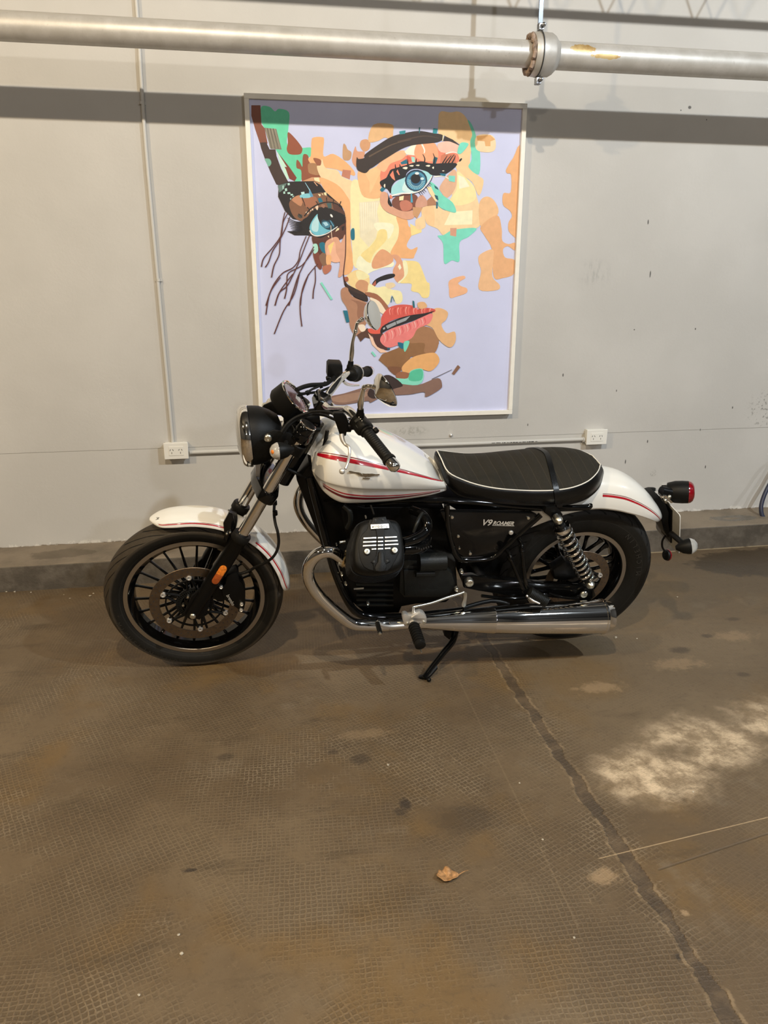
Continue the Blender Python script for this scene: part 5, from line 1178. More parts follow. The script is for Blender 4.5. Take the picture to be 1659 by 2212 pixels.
# eagle emblem in relief on the flank
def on_tank(px, py, off):
    # first hit of the ray on the tank flank, searched on the surface
    d = (Mbi.to_3x3() @ ray(px, py)).normalized(); best = None
    for v in [-.18+.002*k for k in range(50)]:
        p = at(px, py, v)
        pass
    return None
def flank(px, py):
    best = (9, None)
    for i in range(41):
        for j in range(25):
            u, t = 8*i/40, 4+2*j/24*1.15; p = ST.p(u, t); d = (p-_o); q = at(px, py, p.y); e = (q-p).length
            if e < best[0]: best = (e, u, t)
    return ST.p(best[1], best[2]), ST.nrm(best[1], best[2], sg)
ec, en = flank(788, 1026); en = -en if en.y > 0 else en
def em(px, py, off=.002): return at_plane(px, py, ec+en*off, en)
eg = MB()
k_ = 8.295
def emp(pts, th=.0025): eg.prism([em(680+x/k_, 860+y/k_, .0002) for x, y in pts], en*th, .0)
emp([(610, 1305), (640, 1303), (720, 1322), (790, 1330), (830, 1345), (850, 1372), (820, 1372), (780, 1345), (720, 1335), (650, 1325), (612, 1328)])
emp([(730, 1345), (790, 1355), (860, 1385), (870, 1400), (830, 1395), (790, 1378)])
emp([(850, 1345), (900, 1352), (960, 1350), (970, 1365), (940, 1405), (905, 1418), (870, 1398), (858, 1372)])
emp([(960, 1352), (1030, 1350), (1090, 1362), (1158, 1358), (1155, 1380), (1080, 1382), (1010, 1400), (955, 1412), (945, 1400)])
emp([(862, 1425), (985, 1430), (985, 1448), (862, 1445)])
eg.build('eagle_emblem', mat('emblem_metal', (.38, .34, .27), .25, 1), tank)

# ---- seat
pip = A3(0, [(953, 992), (957, 1005), (969, 1021), (993, 1034), (1033, 1048), (1086, 1057), (1139, 1060), (1192, 1060), (1240, 1052.5), (1271, 1039), (1290, 1020.5), (1296.5, 1004)], [-.030, -.060, -.085, -.104, -.120, -.136, -.149, -.156, -.150, -.128, -.088, -.035])
low = A3(0, [(949, 999), (951, 1018), (962, 1042), (984, 1068), (1033, 1080), (1086, 1088), (1139, 1091), (1192, 1092), (1240, 1087), (1275, 1072), (1297, 1048), (1304, 1022)], [-.034, -.060, -.080, -.098, -.112, -.126, -.140, -.146, -.140, -.118, -.080, -.035])
Ns = 12
pip, low = resample(pip, Ns), resample(low, Ns)
sil = [(953, 991), (975, 993), (1006, 995), (1040, 992), (1059, 988.5), (1112, 979.5), (1152, 973), (1205, 966.3), (1245, 967.5), (1277, 976.5), (1292, 991.5), (1299, 1003)]
tops = resample([V((at(x, y, 0).x, 0, at(x, y, 0).z-dz)) for (x, y), dz in zip(sil, (.002, .010, .016, .018, .018, .019, .020, .022, .021, .018, .012, .004))], Ns)
grid = []
for i in range(Ns):
    T_, P_, L_ = tops[i], pip[i], low[i]
    b1 = P_.lerp(L_, .45)+V((0, -.010, 0)); b0 = P_.lerp(L_, .85)+V((0, -.004, 0))
    q1 = P_.lerp(T_, .25); q1.z = P_.z+(T_.z-P_.z)*.42
    q2 = P_.lerp(T_, .60); q2.z = P_.z+(T_.z-P_.z)*.82
    i0 = L_.copy(); i0.y *= .5
    half = [i0, L_, b0, b1, P_, q1, q2]
    grid.append(half+[T_]+[mir(p) for p in half[::-1]])
SS = Surf(grid)
def sheet(S_, t0, t1, ku=6, kt=6, off=0, sgn=1):
    mb = MB(); n = int((t1-t0)*kt)
    mb.rings([[S_.p(i/ku, t0+(t1-t0)*j/n)+(S_.nrm(i/ku, t0+(t1-t0)*j/n, sgn)*off if off else V()) for j in range(n+1)] for i in range(S_.n*ku+1)], closed=False); return mb
sgs = 1 if SS.nrm(6, 7).z > 0 else -1
mb = MB(); R_ = [[SS.p(i/6, j/5) for j in range(SS.m*5+1)] for i in range(SS.n*6+1)]
R_ = [shrink(R_[0], .4, -.003), shrink(R_[0], .85, -.003)]+R_+[shrink(R_[-1], .8, .004), shrink(R_[-1], .3, .004)]
mb.rings(R_); seat = mb.build('seat', M['leather'], bike, angle=70)
sm = mat('ribbed_seat_cloth', (.030, .026, .018), .8); g = G(sm); tcn = g.n('TexCoord'); X, Y, Z = g.sep(tcn.outputs['Object'])
ph = g.math('FRACT', g.math('DIVIDE', g.math('ADD', X, g.math('MULTIPLY', g.math('MULTIPLY', Y, Y), -.9)), .040)); dd = g.math('ABSOLUTE', g.math('SUBTRACT', ph, .5))
seam = g.math('SUBTRACT', 1., g.step(dd, .012, .035)); nz = g.noise(tcn.outputs['Object'], 120, 4, .7)
col = g.mix(nz, (.012, .0105, .007, 1), (.023, .0195, .013, 1)); col = g.mix(g.math('MULTIPLY', seam, .55), col, (.055, .044, .029, 1))
g.put(g.b.inputs['Base Color'], col); g.put(g.b.inputs['Specular IOR Level'], .25)
g.bump(g.math('ADD', g.math('MULTIPLY', g.math('POWER', g.math('MULTIPLY', dd, 2.), .5), 1.4), g.math('MULTIPLY', nz, .2)), .5, .004)
sheet(SS, 4, 10, off=.0016, sgn=sgs).build('seat_cover', sm, seat, angle=80)
pp = [SS.p(i/4, 4.02)+SS.nrm(min(i/4, 10.9), 4.02, sgs)*.001 for i in range(SS.n*4+1)]
mb = MB().tube(pp+[mir(p) for p in pp[::-1]], .0021, 8, closed=True); mb.build('seat_piping', M['piping'], seat)
# strap round the seat
mb = MB()
def strap_s(t): return 6.95-.55*(1-abs(t-7)/6) if 0 else None
P_ = []
for j in range(0, 61):
    t = .9+12.2*j/60; s0 = 7.28-.42*max(0, 1-((t-7)/5.5)**2) if abs(t-7) < 5.5 else 7.28
    row = []
    for w_ in (-.165, -.155, -.05, .05, .155, .165):
        edge = abs(w_) > .16
        row.append(SS.p(s0+w_, t)+SS.nrm(s0+w_, t, sgs)*(.0016 if edge else .0048))
    P_.append(row)
mb.rings(P_, closed=False); mb.build('seat_strap', M['leather'], seat, angle=50)

# ---- frame
def ftube(name, pts, vs, r_, m_='black', k=6, both=False):
    vs = vs if isinstance(vs, (list, tuple)) else [vs]*len(pts); P = [at(x, y, v) for (x, y), v in zip(pts, vs)]
    o = MB().tube(P, r_, 16, k=k).build(name, M[m_], bike)
    if both: MB().tube([mir(p) for p in P], r_, 16, k=k).build(name, M[m_], bike)
    return o
ftube('frame_tube', [(690, 1010), (760, 1080), (900, 1080), (1010, 1084), (1160, 1097), (1262, 1096), (1273, 1090)], [-.05, -.08, -.10, -.115, -.12, -.12, -.118], .0115, both=True)
ftube('frame_tube', [(965, 1090), (968, 1140), (978, 1185), (990, 1205), (1005, 1210), (1045, 1208), (1066, 1203), (1085, 1188), (1120, 1155), (1168, 1112)], -.135, .0105, both=True)
ftube('cradle_tube', [(668, 1030), (700, 1150), (722, 1230), (752, 1300), (780, 1328), (830, 1333), (900, 1330), (1010, 1318)], [-.04, -.08, -.115, -.13, -.13, -.13, -.13, -.12], .0145, both=True)
mb = MB(); o1 = A3(0, [(641, 1038), (668, 1005), (700, 1020), (722, 1075), (772, 1092), (800, 1100), (780, 1170), (752, 1190), (728, 1200), (700, 1192)], -.045)
mb.prism(o1, (0, .09, 0), .006).build('oil_cooler_shroud', M['satin'], bike)
mb = MB().prism(A3(0, [(700, 1085), (960, 1085), (1000, 1110), (1165, 1110), (1172, 1100), (1160, 1094), (900, 1078), (740, 1078)], -.060), (0, .12, 0), .003); mb.build('battery_tray', M['satin'], bike)
mb = MB().prism(A3(0, [(735, 1100), (800, 1096), (890, 1095), (960, 1100), (975, 1150), (990, 1205), (940, 1215), (760, 1215), (745, 1160)], -.045), (0, .09, 0), .004); mb.build('air_box', M['satin'], bike)
mb = MB().prism(A3(0, [(1000, 1200), (1095, 1180), (1120, 1240), (1110, 1262), (1000, 1262), (990, 1235)], -.05), (0, .10, 0), .004); mb.build('rear_housing', M['satin'], bike)
# ---- side panel
sp = MB().prism(A3(0, [(952, 1107), (958, 1105), (1150, 1108.5), (1160, 1113), (1150, 1128), (1072, 1196), (1056, 1203), (1002, 1204), (990, 1195), (975, 1160)], -.140), (0, .018, 0), .003).build('side_panel', M['black'], bike)
MB().tube([at(x, y, -.1375) for x, y in ((959, 1105.2), (1010, 1105.8), (1080, 1106.8), (1150, 1108.6), (1158, 1112))], .0026, 8).build('panel_edge', M['black'], sp)
P1, P2 = at(1043, 1128.5, -.1402), at(1111, 1130, -.1402)
mb = MB(); rt = (at(1111, 1130.5, -.1402)-at(1043, 1128.5, -.1402)).normalized(); upv = V((rt.z, 0, -rt.x)); upv = -upv if upv.z < 0 else upv
text_into(mb, 'V9', at(1053, 1128.5, -.1402), rt, upv, .0255, (at(1064, 1129, -.14)-at(1043, 1129, -.14)).length, .0012, .22, .02)
text_into(mb, 'ROAMER', at(1087.5, 1130, -.1402), rt, upv, .0165, (at(1111, 1129, -.14)-at(1065.5, 1129, -.14)).length, .0012, .25, .03)
mb.build('panel_lettering', M['lettersilver'], sp)
MB().box(at(1087, 1135.5, -.1405), ((at(1112, 1130, -.14)-at(1064, 1130, -.14)).length, .0008, .0020), rt, (0, 1, 0)).build('panel_underline', M['lettergrey'], sp)
for x, y, r_ in ((976.4, 1117, .0062), (989.6, 1158, .0058), (992, 1184, .004), (1015.5, 1195.5, .0062), (1141, 1118.5, .0062), (1103.7, 1150.5, .0085)):
    MB().lathe(at(x, y, -.141), (0, -1, 0), [(r_, -.004), (r_, .002), (r_*.8, .0045), (r_*.35, .005)], 16).build('panel_bolt', M['bolt'] if r_ < .008 else M['alu'], sp)
for x, y, r_, v in ((996.8, 1235, .0080, -.150), (986, 1273, .0088, -.165), (747, 1261, .0060, -.14), (738, 1240, .0058, -.13), (795, 1303, .0062, -.14), (727, 1176, .003, -.12), (790, 1117, .003, -.2)):
    MB().lathe(at(x, y, v), (0, -1, 0), [(r_, -.008), (r_, .003), (r_*.75, .006), (r_*.4, .0035)], 16).build('frame_bolt', M['bolt'], bike)
MB().lathe(at(1014.3, 1259.5, -.165), (0, -1, 0), [(.0165, -.02), (.0165, .001), (.0135, .005), (.0085, .0055), (.0070, .001)], 24).build('pivot_bolt', M['bolt'], bike)
for x, y, v in ((757, 1271, -.12),): MB().box(at(775, 1271.5, -.125), (.036, .002, .006)).build('casting_label', M['plate'], bike)

# ---- engine
eng = MB().prism(A3(0, [(735, 1195), (770, 1180), (880, 1180), (940, 1190), (985, 1215), (990, 1280), (965, 1302), (900, 1306), (868, 1312), (862, 1326), (790, 1328), (758, 1300), (742, 1262), (732, 1225)], -.115), (0, .23, 0), .010).build('engine', M['satin'], bike)
tag(eng, 'black air-cooled V-twin engine block')
mb = MB()
for k in range(5): mb.prism(A3(0, [(770, 1262+k*11), (850, 1262+k*11), (850, 1265.5+k*11), (770, 1265.5+k*11)], -.122), (0, .01, 0))
mb.build('sump_ribs', M['case'], eng)
CA = V((.02, -.7071, .7071)).normalized()       # left cylinder axis
for side_ in (-1, 1):
    fm = (lambda p: p) if side_ < 0 else mir
    fc = at(815, 1182, -.335); ax = CA
    face = [(772, 1148), (778, 1132), (795, 1123), (815, 1120.5), (840, 1121), (857, 1125), (866, 1138), (870, 1160), (873, 1185), (872, 1210), (864, 1224), (840, 1233), (812, 1236.5), (785, 1234), (768, 1223), (764, 1200), (766, 1170)]
    F0 = catmull([at_plane(x, y, fc, ax) for x, y in face], 3, True); ctr = sum(F0, V())/len(F0)
    def lay(scale, back, sh=V()): return [ctr+(p-ctr)*scale-ax*back+sh for p in F0]
    mb = MB(); mb.rings([[fm(p) for p in r_] for r_ in (lay(.80, -.002), lay(.93, .000), lay(1.0, .008), lay(1.03, .020), lay(1.06, .034), lay(1.06, .040))])
    rc = mb.build('rocker_cover', M['matte'], eng, angle=50)
    for k in range(9):
        MB().rings([[fm(p) for p in r_] for r_ in (lay(1.10+.005*k, .043+k*.0105), lay(1.10+.005*k, .0465+k*.0105))]).build('cooling_fin', M['satin'], eng)
    MB().tube([fm(ctr-ax*.03), fm(ctr-ax*.24)], .052, 28).build('cylinder', M['satin'], eng)
    if side_ > 0: continue
    def ep(x, y, off): return at_plane(740+x/9.217, 1090+y/9.217, fc+ax*off, ax)
    def relief(nm, pts, off0, off1, m_, bev=0, sm=0, par=rc):
        P = [ep(x, y, off0) for x, y in pts]
        if sm: P = catmull(P, sm, True)
        return MB().prism(P, ax*(off1-off0), bev).build(nm, M[m_], par)
    relief('cover_shield', [(520, 330), (590, 300), (870, 300), (930, 330), (1030, 500), (1110, 600), (1140, 900), (1100, 1010), (1000, 1200), (880, 1330), (620, 1330), (420, 1250), (330, 1040), (320, 760), (380, 600), (480, 500)], -.004, .004, 'matte', .003, 2)
    relief('cover_spine', [(600, 270), (850, 250), (900, 385), (820, 500), (830, 640), (830, 900), (860, 1050), (940, 1150), (850, 1190), (850, 1330), (620, 1335), (600, 1180), (560, 1160), (660, 1050), (680, 900), (680, 640), (660, 500), (560, 400)], .000, .0085, 'matte', .002)
    relief('cover_nose', [(710, 960), (760, 930), (820, 980), (830, 1150), (870, 1210), (830, 1330), (650, 1330), (650, 1210), (700, 1140)], .008, .0145, 'matte', .003, 2)
    relief('name_plate', [(555, 402), (915, 384), (930, 468), (562, 490)], .0085, .0115, 'lettersilver', .0008)
    a, b = ep(575, 448, .0120), ep(912, 428, .0120); mb = MB(); R1 = (b-a).normalized(); U1 = ax.cross(R1)
    text_into(mb, 'MOTO GUZZI', (a+b)/2, R1, U1 if U1.z > 0 else -U1, .0072, (b-a).length*.93, .0004 if (R1.cross(U1)).dot(ax) > 0 else .0004, 0, .012)
    mb.build('plate_lettering', M['letterdark'], rc)
    for (x0_, x1_, y0_, y1_, seg) in ((412, 1078, 676, 648, 1), (405, 1095, 752, 722, 1), (402, 1106, 826, 792, 1), (576, 950, 892, 872, 1)):
        for (a_, b_) in ((x0_, 668), (700, 806), (838, x1_)):
            f = lambda x: y0_+(y1_-y0_)*(x-x0_)/(x1_-x0_)
            mid_ = 700 <= a_ < 838
            o0_, o1_ = (.0085, .0112) if mid_ else (.0035, .0080)
            relief('silver_fin_line', [(a_, f(a_)-12), (b_, f(b_)-12), (b_, f(b_)+13), (a_, f(a_)+13)], o0_, o1_, 'lettersilver', .0006)  # raised silver line along a cover fin
    for x, y in ((480, 943), (1030, 918)):
        MB().lathe(ep(x, y, .003), ax, [(.0105, 0), (.0105, .007), (.0085, .010), (.0035, .0105), (.003, .007)], 24).build('cover_bolt', M['bolt'], rc)
    for x, y in ((652, 315), (798, 308), (625, 1143), (888, 1125)):
        MB().lathe(ep(x, y, .006), ax, [(.0038, 0), (.0038, .004), (.002, .0042)], 14).build('cover_screw', M['case'], rc)
# intake, throttle body and exhaust clamp
ftube('intake_pipe', [(868, 1172), (885, 1168), (905, 1160), (919, 1148), (922, 1130), (912, 1112), (890, 1102)], [-.26, -.24, -.22, -.20, -.18, -.15, -.10], [.016, .017, .018, .018, .018, .016, .015])
ftube('intake_pipe', [(868, 1186), (892, 1184), (912, 1176), (922, 1160)], [-.24, -.22, -.19, -.16], [.020, .024, .026, .018])
mb = MB()
for k in range(7): mb.lathe(at(900+k*5.2, 1187-abs(k-2)*1.6, -.245+.004*k), (0, -1, 0), [(.0024, -.004), (.0024, .0015)], 10)
mb.build('vent_holes', M['slot'], bike)
ftube('plug_lead', [(893, 1150), (900, 1132), (906, 1118), (913, 1108)], [-.25, -.24, -.22, -.20], [.005, .0065, .0065, .005], 'case')
ftube('plug_lead', [(808, 1112), (804, 1100), (801, 1092)], [-.25, -.22, -.2], .003, 'rubber')
ftube('wiring_loom', [(742, 1092), (755, 1105), (757, 1125), (750, 1140)], [-.12, -.13, -.13, -.12], .009, 'case')
MB().lathe(at(743, 1208, -.235), facing(743, 1208, -1, 0, .25), [(.024, -.02), (.031, -.018), (.031, -.006), (.026, -.004), (.028, .006), (.024, .010)], 28).build('exhaust_clamp', M['brass'], bike)
for x, y in ((738, 1171), (735, 1218)): MB().lathe(at(x, y, -.25), (-1, -.2, 0), [(.005, -.012), (.005, .006), (.003, .0065)], 12).build('exhaust_stud', M['bolt'], bike)
# gearbox, starter
MB().prism(A3(0, [(864, 1230), (880, 1222), (962, 1226), (978, 1240), (985, 1265), (975, 1283), (955, 1292), (872, 1292), (862, 1280)], -.150), (0, .06, 0), .010).build('gearbox_cover', M['case'], eng)
MB().tube([at(905, 1215, -.165), at(962, 1212, -.165)], .033, 28).build('starter_motor', M['case'], eng)
MB().tube([at(898, 1239, -.172), at(938, 1238, -.172)], .0135, 18).build('solenoid', M['case'], eng)
MB().prism(A3(0, [(872, 1232), (900, 1232), (902, 1288), (874, 1288)], -.160), (0, .02, 0), .004).build('starter_flange', M['case'], eng)
# ---- exhaust
hdr = [(744, 1209), (722, 1194), (700, 1192), (680, 1203), (667, 1224), (667, 1250), (681, 1277), (705, 1303), (735, 1329), (760, 1346), (785, 1350), (830, 1350), (880, 1346), (920, 1344)]
hv = [-.235, -.242, -.245, -.243, -.240, -.238, -.235, -.232, -.230, -.228, -.226, -.224, -.222, -.222]
hp_ = [at(x, y, v) for (x, y), v in zip(hdr, hv)]
MB().tube(hp_, .0205, 32, k=5).build('exhaust_header', M['chrome'], bike)
MB().tube([mir(p) for p in hp_], .0205, 28, k=5).build('exhaust_header', M['chrome'], bike)
def muffler(f):
    a, b = at(895, 1344, -.225), at(1318, 1331, -.225); ax = (b-a).normalized(); L_ = (b-a).length
    pr = [(.022, 0), (.024, .01), (.031, L_*.12), (.042, L_*.26), (.0505, L_*.385), (.0515, L_*.388), (.0505, L_*.391), (.0555, L_*.55), (.0600, L_*.72), (.0635, L_*.88), (.0645, L_*.945)]
    A_, X_ = (f(a), f(a+ax)-f(a))
    m_ = MB().lathe(A_, X_, pr+[(.055, L_*.946)], 56).build('muffler', M['chrome'], bike, angle=50)
    MB().lathe(A_, X_, [(.0645, L_*.945), (.0665, L_*.948), (.0665, L_*.958), (.0640, L_*.962), (.0555, L_*.997), (.050, L_), (.030, L_*.999), (.028, L_*.96), (.005, L_*.955)], 56).build('muffler_cap', M['chrome'], m_, angle=30)
    MB().lathe(f(at(820, 1349.5, -.226)), X_, [(.0215, -.01), (.0235, -.008), (.0235, .030), (.0215, .034)], 28, cap=False).build('exhaust_clamp', M['chrome'], m_)
    return m_
muffler(lambda p: p); muffler(mir)
MB().tube([at(1000, 1313, -.20), at(1060, 1298, -.17), at(1100, 1304, -.18)], .008, 10, k=4).build('muffler_hanger', M['satin'], bike)
# ---- swingarm
MB().prism(A3(0, [(1000, 1246), (1020, 1244), (1060, 1250), (1180, 1262), (1262, 1268), (1284, 1274), (1288, 1288), (1275, 1299), (1250, 1298), (1180, 1290), (1100, 1288), (1030, 1276), (1002, 1270)], -.150), (0, .028, 0), .007).build('swingarm', M['black'], bike)
MB().prism([mir(p) for p in A3(0, [(1000, 1246), (1060, 1250), (1262, 1268), (1288, 1280), (1275, 1299), (1180, 1290), (1030, 1276)], -.150)], (0, -.035, 0), .009).build('swingarm', M['black'], bike)
MB().tube([V((at(1010, 1258, 0).x, -.14, at(1010, 1258, -.14).z)), V((at(1010, 1258, 0).x, .14, at(1010, 1258, -.14).z))], .030, 20).build('swingarm_pivot', M['satin'], bike)
ftube('torque_rod', [(1040, 1287), (1110, 1293), (1180, 1284), (1230, 1292), (1258, 1286)], -.158, .0060)
ftube('torque_rod', [(1185, 1281), (1215, 1290), (1250, 1293)], -.164, .0048)
MB().lathe(at(1263, 1283, -.155), (0, -1, 0), [(.021, -.02), (.023, -.002), (.021, .005), (.016, .006)], 32).build('axle_boss', M['black'], bike)
MB().lathe(at(1261, 1284, -.162), (0, -1, 0), [(.0145, -.004), (.0150, .002), (.0125, .005), (.0120, .003), (.0080, .003), (.007, .006)], 28).build('axle_nut', M['bolt'], bike)
cal2 = MB().prism(A3(0, [(1195, 1232), (1222, 1214), (1248, 1222), (1252, 1246), (1222, 1256), (1198, 1252)], -.115), (0, .05, 0), .006).build('brake_caliper', M['satin'], bike)
# ---- shocks
def shock(f):
    a, b = at(1203, 1119, -.178), at(1272, 1258, -.170); ax = (b-a).normalized(); L_ = (b-a).length; A_ = f(a); X_ = f(a+ax)-f(a); sd = -1 if A_.y < 0 else 1
    s_ = MB().lathe(A_, X_, [(.012, -.012), (.017, .0), (.017, .012), (.010, .026), (.0165, .030), (.0165, .052), (.013, .055), (.013, L_*.6), (.0165, L_*.62), (.0175, L_-.045), (.015, L_-.02), (.015, L_+.012)], 24).build('shock_absorber', M['satin'], bike)
    MB().lathe(A_, X_, [(.018, .042), (.0305, .042), (.0320, .046), (.0320, .058), (.030, .061), (.018, .061)], 36, wrap=True).build('spring_collar', M['chrome'], s_)
    x_, y_, z_ = basis(X_); n = 300; turns = 9.5; p = []
    l0, l1 = .062, L_-.030
    for i in range(n+1):
        t = i/n; q = t**.78; aa = turns*2*PI*(1-(1-t)**.85) ; rad_ = .0272-.002*t
        p.append(A_+z_*(l0+(l1-l0)*t)+(x_*math.cos(turns*2*PI*(t+.22*t*t)/(1.22))+y_*math.sin(turns*2*PI*(t+.22*t*t)/(1.22)))*rad_)
    MB().tube(p, .0056, 10).build('spring', M['chrome'], s_)
    for c in (A_, f(b)):
        MB().lathe(c+V((0, sd*.014, 0)), (0, sd, 0), [(.0155, -.02), (.0165, 0), (.0150, .007), (.0075, .016), (.0040, .0165), (.0035, .012)], 28).build('shock_cap', M['bolt'], s_)
    return s_
shock(lambda p: p); shock(mir)
MB().prism(A3(0, [(1180, 1096), (1200, 1094), (1216, 1112), (1212, 1128), (1196, 1130), (1190, 1118), (1176, 1108)], -.165), (0, .04, 0), .003).build('shock_mount', M['satin'], bike)
# grab rail end under the seat
MB().tube([at(1195, 1094, -.125), at(1240, 1096, -.13), at(1268, 1096, -.128), at(1274, 1092, -.125)], [.0085, .0085, .0100, .0095], 14, k=4).build('seat_rail', M['black'], bike)
# ---- pegs, gear linkage
br_ = [(75, 835), (95, 812), (130, 803), (190, 830), (250, 822), (320, 780), (390, 763), (460, 790), (490, 830), (512, 870), (512, 950), (480, 990), (440, 985), (390, 962), (330, 985), (280, 950), (215, 1020), (150, 1022), (105, 980), (80, 900)]
pk = MB().prism([at(860+x/8.295, 1230+y/8.295, -.262) for x, y in br_], (0, .022, 0), .003).build('peg_bracket', M['alu'], bike, angle=30)
MB().prism([at(860+x/8.295, 1230+y/8.295, -.268) for x, y in ((240, 870), (330, 810), (395, 785), (450, 820), (490, 880), (300, 885))], (0, .010, 0), .002).build('bracket_rib', M['alu'], pk)
for x, y in ((165, 977), (468, 950)): MB().lathe(at(860+x/8.295, 1230+y/8.295, -.264), (0, -1, 0), [(.0052, -.004), (.0052, .003), (.003, .0035), (.0025, .001)], 14).build('bracket_bolt', M['bolt'], pk)
a, b = at(893, 1350, -.275), at(909, 1397, -.375); ax = (b-a).normalized(); L_ = (b-a).length
pr = [(.012, -.006), (.017, 0)]; k = .004
while k < L_-.022: pr += [(.0185, k), (.0205, k+.003), (.0205, k+.006), (.0165, k+.0075), (.0165, k+.010)]; k += .0115
pr += [(.0195, L_-.018), (.019, L_-.004), (.012, L_)]
fp = MB().lathe(a, ax, pr, 24).build('foot_peg', M['rubber'], bike, angle=30)
MB().tube([at(905, 1398, -.345), at(911, 1410, -.372)], [.0040, .0025], 10).build('peg_feeler', M['bolt'], fp)
MB().prism([at(x, y, -.270) for x, y in ((886, 1347), (893, 1342), (902, 1352), (906, 1355), (896, 1358), (893, 1354))], (0, .012, 0), .001).build('peg_joint', M['alu'], fp)
ftube('linkage_rod', [(893, 1311), (930, 1303), (965, 1291), (992, 1283), (1002, 1279)], [-.25, -.235, -.22, -.21, -.205], [.0040, .0048, .0055, .0045, .0045], 'bolt', 4)
ftube('linkage_rod', [(893, 1311), (893, 1322), (895, 1330)], -.252, [.0045, .0055, .0065], 'alu', 3)
MB().prism(A3(0, [(1001, 1284), (1004, 1280), (1009, 1282), (1009, 1290), (1007, 1308), (1003, 1312.5), (998, 1311), (997, 1306), (1001, 1293)], -.212), (0, .007, 0), .0015).build('selector_arm', M['bolt'], bike)
MB().lathe(at(1005, 1283, -.215), (0, -1, 0), [(.0045, -.004), (.0045, .003)], 12).build('selector_bolt', M['bolt'], bike)
ftube('shift_lever', [(872, 1351), (845, 1353), (828, 1351), (814, 1345)], [-.255, -.262, -.27, -.275], [.0075, .006, .006, .0075], 'alu', 4)
sl = MB().tube([at(815, 1346, -.275), at(819, 1360, -.31), at(821, 1366, -.33)], [.0085, .0085, .008], 14).build('shift_toe_peg', M['rubber'], bike)
MB().lathe(at(821, 1369, -.332), (.1, -1, -.2), [(.006, -.004), (.006, .002), (.003, .004)], 12).build('toe_peg_screw', M['bolt'], sl)
for pts, vs in (([(1094, 1188), (1101, 1198), (1105, 1210), (1126, 1262), (1131, 1272)], [-.14, -.165, -.18, -.205, -.21]), ([(1120, 1164), (1127, 1175), (1128, 1190), (1134, 1250), (1139, 1270)], [-.14, -.165, -.18, -.205, -.21])):
    ftube('peg_stay', pts, vs, .0072); MB().tube([at(pts[1][0]-1, pts[1][1]+4, vs[1]-.002), at(pts[2][0], pts[2][1]+2, vs[2])], .0098, 12).build('stay_collar', M['satin'], bike)
MB().lathe(at(1133, 1276, -.212), (0, -1, 0), [(.010, -.012), (.0115, 0), (.010, .006)], 16).build('stay_knuckle', M['black'], bike)
a, b = at(1143, 1280, -.225), at(1180, 1301, -.245); X_ = (b-a).normalized(); L_ = (b-a).length; pr = [(.012, -.004)]; k = 0
while k < L_-.012: pr += [(.0225, k), (.0225, k+.0025), (.0200, k+.003), (.0200, k+.0055)]; k += .006
pr += [(.0215, L_-.010), (.0205, L_)]
pp_ = MB().lathe(a, X_, pr, 20).build('passenger_peg', M['case'], bike, angle=30)
MB().tube([at(1137, 1286, -.235), at(1152, 1298, -.25), at(1166, 1304, -.26)], [.004, .0045, .003], 10).build('peg_hinge', M['alu'], pp_)
# ---- side stand
ft = loc(on_floor(916, 1463, .010))
pv = at(986, 1352, -.135)
kn = at(978, 1384, -.185)
mid = kn.lerp(ft, .72)
MB().prism(A3(0, [(959, 1355), (983, 1352), (985, 1378), (970, 1382), (960, 1374)], -.150), (0, .03, 0), .003).build('stand_bracket', M['satin'], bike)
ss = MB().tube([pv, kn, kn.lerp(ft, .35), mid, ft], [.0125, .0125, .0118, .0110, .0100], 18, k=4).build('side_stand', M['black'], bike)
d_ = (ft-kn).normalized(); wu = Mbi.to_3x3() @ V((0, 0, 1)); sd_ = d_.cross(wu).normalized(); fw_ = wu.cross(sd_).normalized()
mb = MB(); mb.prism([mid-sd_*.004+wu*.010+d_*-.020, mid+V((.016, -.008, 0))+d_*-.004, mid+V((.012, -.010, 0))+d_*.030, ft+V((.006, -.006, 0)), ft+V((-.008, .004, 0)), mid+V((-.008, .006, 0))+d_*.015], (wu*-.008), .001); mb.build('stand_tang', M['satin'], ss)
MB().sphere(ft+V((.014, -.020, 0))+wu*.004, .0085, 12).build('stand_stud', M['satin'], ss)
mb = MB(); c_ = loc(on_floor(914, 1464, 0)); mb.prism([c_+V((math.cos(a_)*.017, 0, 0))+(Mbi.to_3x3() @ V((0, math.sin(a_)*.014, 0))) for a_ in [2*PI*i/16 for i in range(16)]], wu*.007, .001); mb.build('stand_foot', M['satin'], ss)

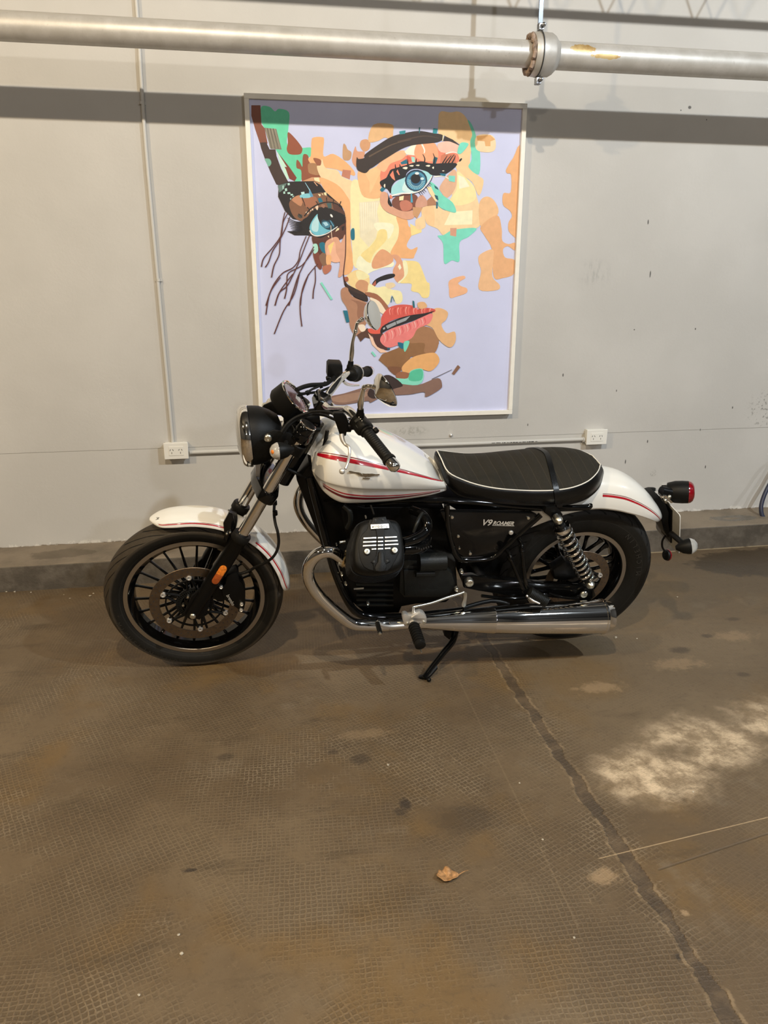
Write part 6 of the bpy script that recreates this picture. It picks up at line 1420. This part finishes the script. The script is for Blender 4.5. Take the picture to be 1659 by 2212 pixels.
# ---- tail: lamp, bracket, plate
ta = facing(1460, 1063, 1, .02, -.06); tc_2 = at(1476, 1063, 0)
tl = MB().lathe(tc_2, ta, [(.020, -.078), (.029, -.074), (.036, -.055), (.0425, -.030), (.0435, -.004), (.0425, .017)], 48).build('tail_light', M['matte'], bike)
MB().lathe(tc_2, ta, [(.0425, .0175), (.0405, .026), (.034, .034), (.022, .039), (.002, .041)], 48).build('tail_lens', M['redlens'], tl)
MB().lathe(tc_2-ta*.076, ta, [(.031, -.006), (.036, -.004), (.0375, .014), (.031, .020)], 36).build('lamp_collar', M['chrome'], tl)
MB().tube([at(1446, 1064, 0), at(1428, 1060, 0)], [.020, .018], 16).build('lamp_socket', M['satin'], tl)
MB().prism(A3(0, [(1424, 1072), (1440, 1070), (1455, 1086), (1442, 1090), (1430, 1084)], -.02), (0, .04, 0), .002).build('lamp_mount', M['chrome'], tl)
for x, y, v in ((1446, 1073, -.035), (1437, 1081, -.03)): MB().sphere(at(x, y, v), .0075, 12).build('lamp_bolt', M['bolt'], tl)
ph_ = MB().prism(A3(0, [(1412, 1078), (1424, 1074), (1438, 1090), (1445, 1108), (1444, 1130), (1448, 1156), (1443, 1162), (1434, 1146), (1430, 1128), (1420, 1100)], -.04), (0, .08, 0), .003).build('plate_holder', M['satin'], bike)
# plate: a panel across the bike, seen from its back edge
n1, n2 = at(1468, 1128, -.095), at(1466, 1198, -.095)
f_1, f_2 = mir(n1), mir(n2)
m1_ = n1+V((-.020, 0, .030)); up_ = (n1-n2).normalized(); acr = V((0, 1, 0)); nrm_ = up_.cross(acr).normalized(); nrm_ = nrm_ if nrm_.x > 0 else -nrm_
def pp2(a_, b_, off): return n2+acr*a_+up_*b_+nrm_*off
Wp, Hp = .190, (n1-n2).length+.030
ol = []
for cx, cy, st in ((Wp-.010, Hp-.010, 0), (.010, Hp-.010, 1), (.010, .010, 2), (Wp-.010, .010, 3)):
    for k in range(5): a_ = PI/2*(st+k/4); ol.append((cx+.010*math.cos(a_), cy+.010*math.sin(a_)))
lp = MB().prism([pp2(a_, b_, 0) for a_, b_ in ol], nrm_*.0015).build('license_plate', M['plate'], bike)
MB().prism([pp2(a_, b_, .0015) for a_, b_ in ol], nrm_*.0022).build('plate_face', M['platew'], lp)
mb = MB(); mb.prism([pp2(.055, .02, -.006), pp2(.135, .02, -.006), pp2(.135, Hp-.01, -.006), pp2(.055, Hp-.01, -.006)], nrm_*.006, .001); mb.build('plate_back_bar', M['satin'], lp)
ftube('plate_wire', [(1438, 1156), (1431, 1168), (1431, 1182), (1438, 1193)], 0, .004, 'rubber')
MB().tube([at(1450, 1152, -.06), at(1476, 1172, -.16)], [.010, .008], 12).build('indicator_arm', M['rubber'], bike)
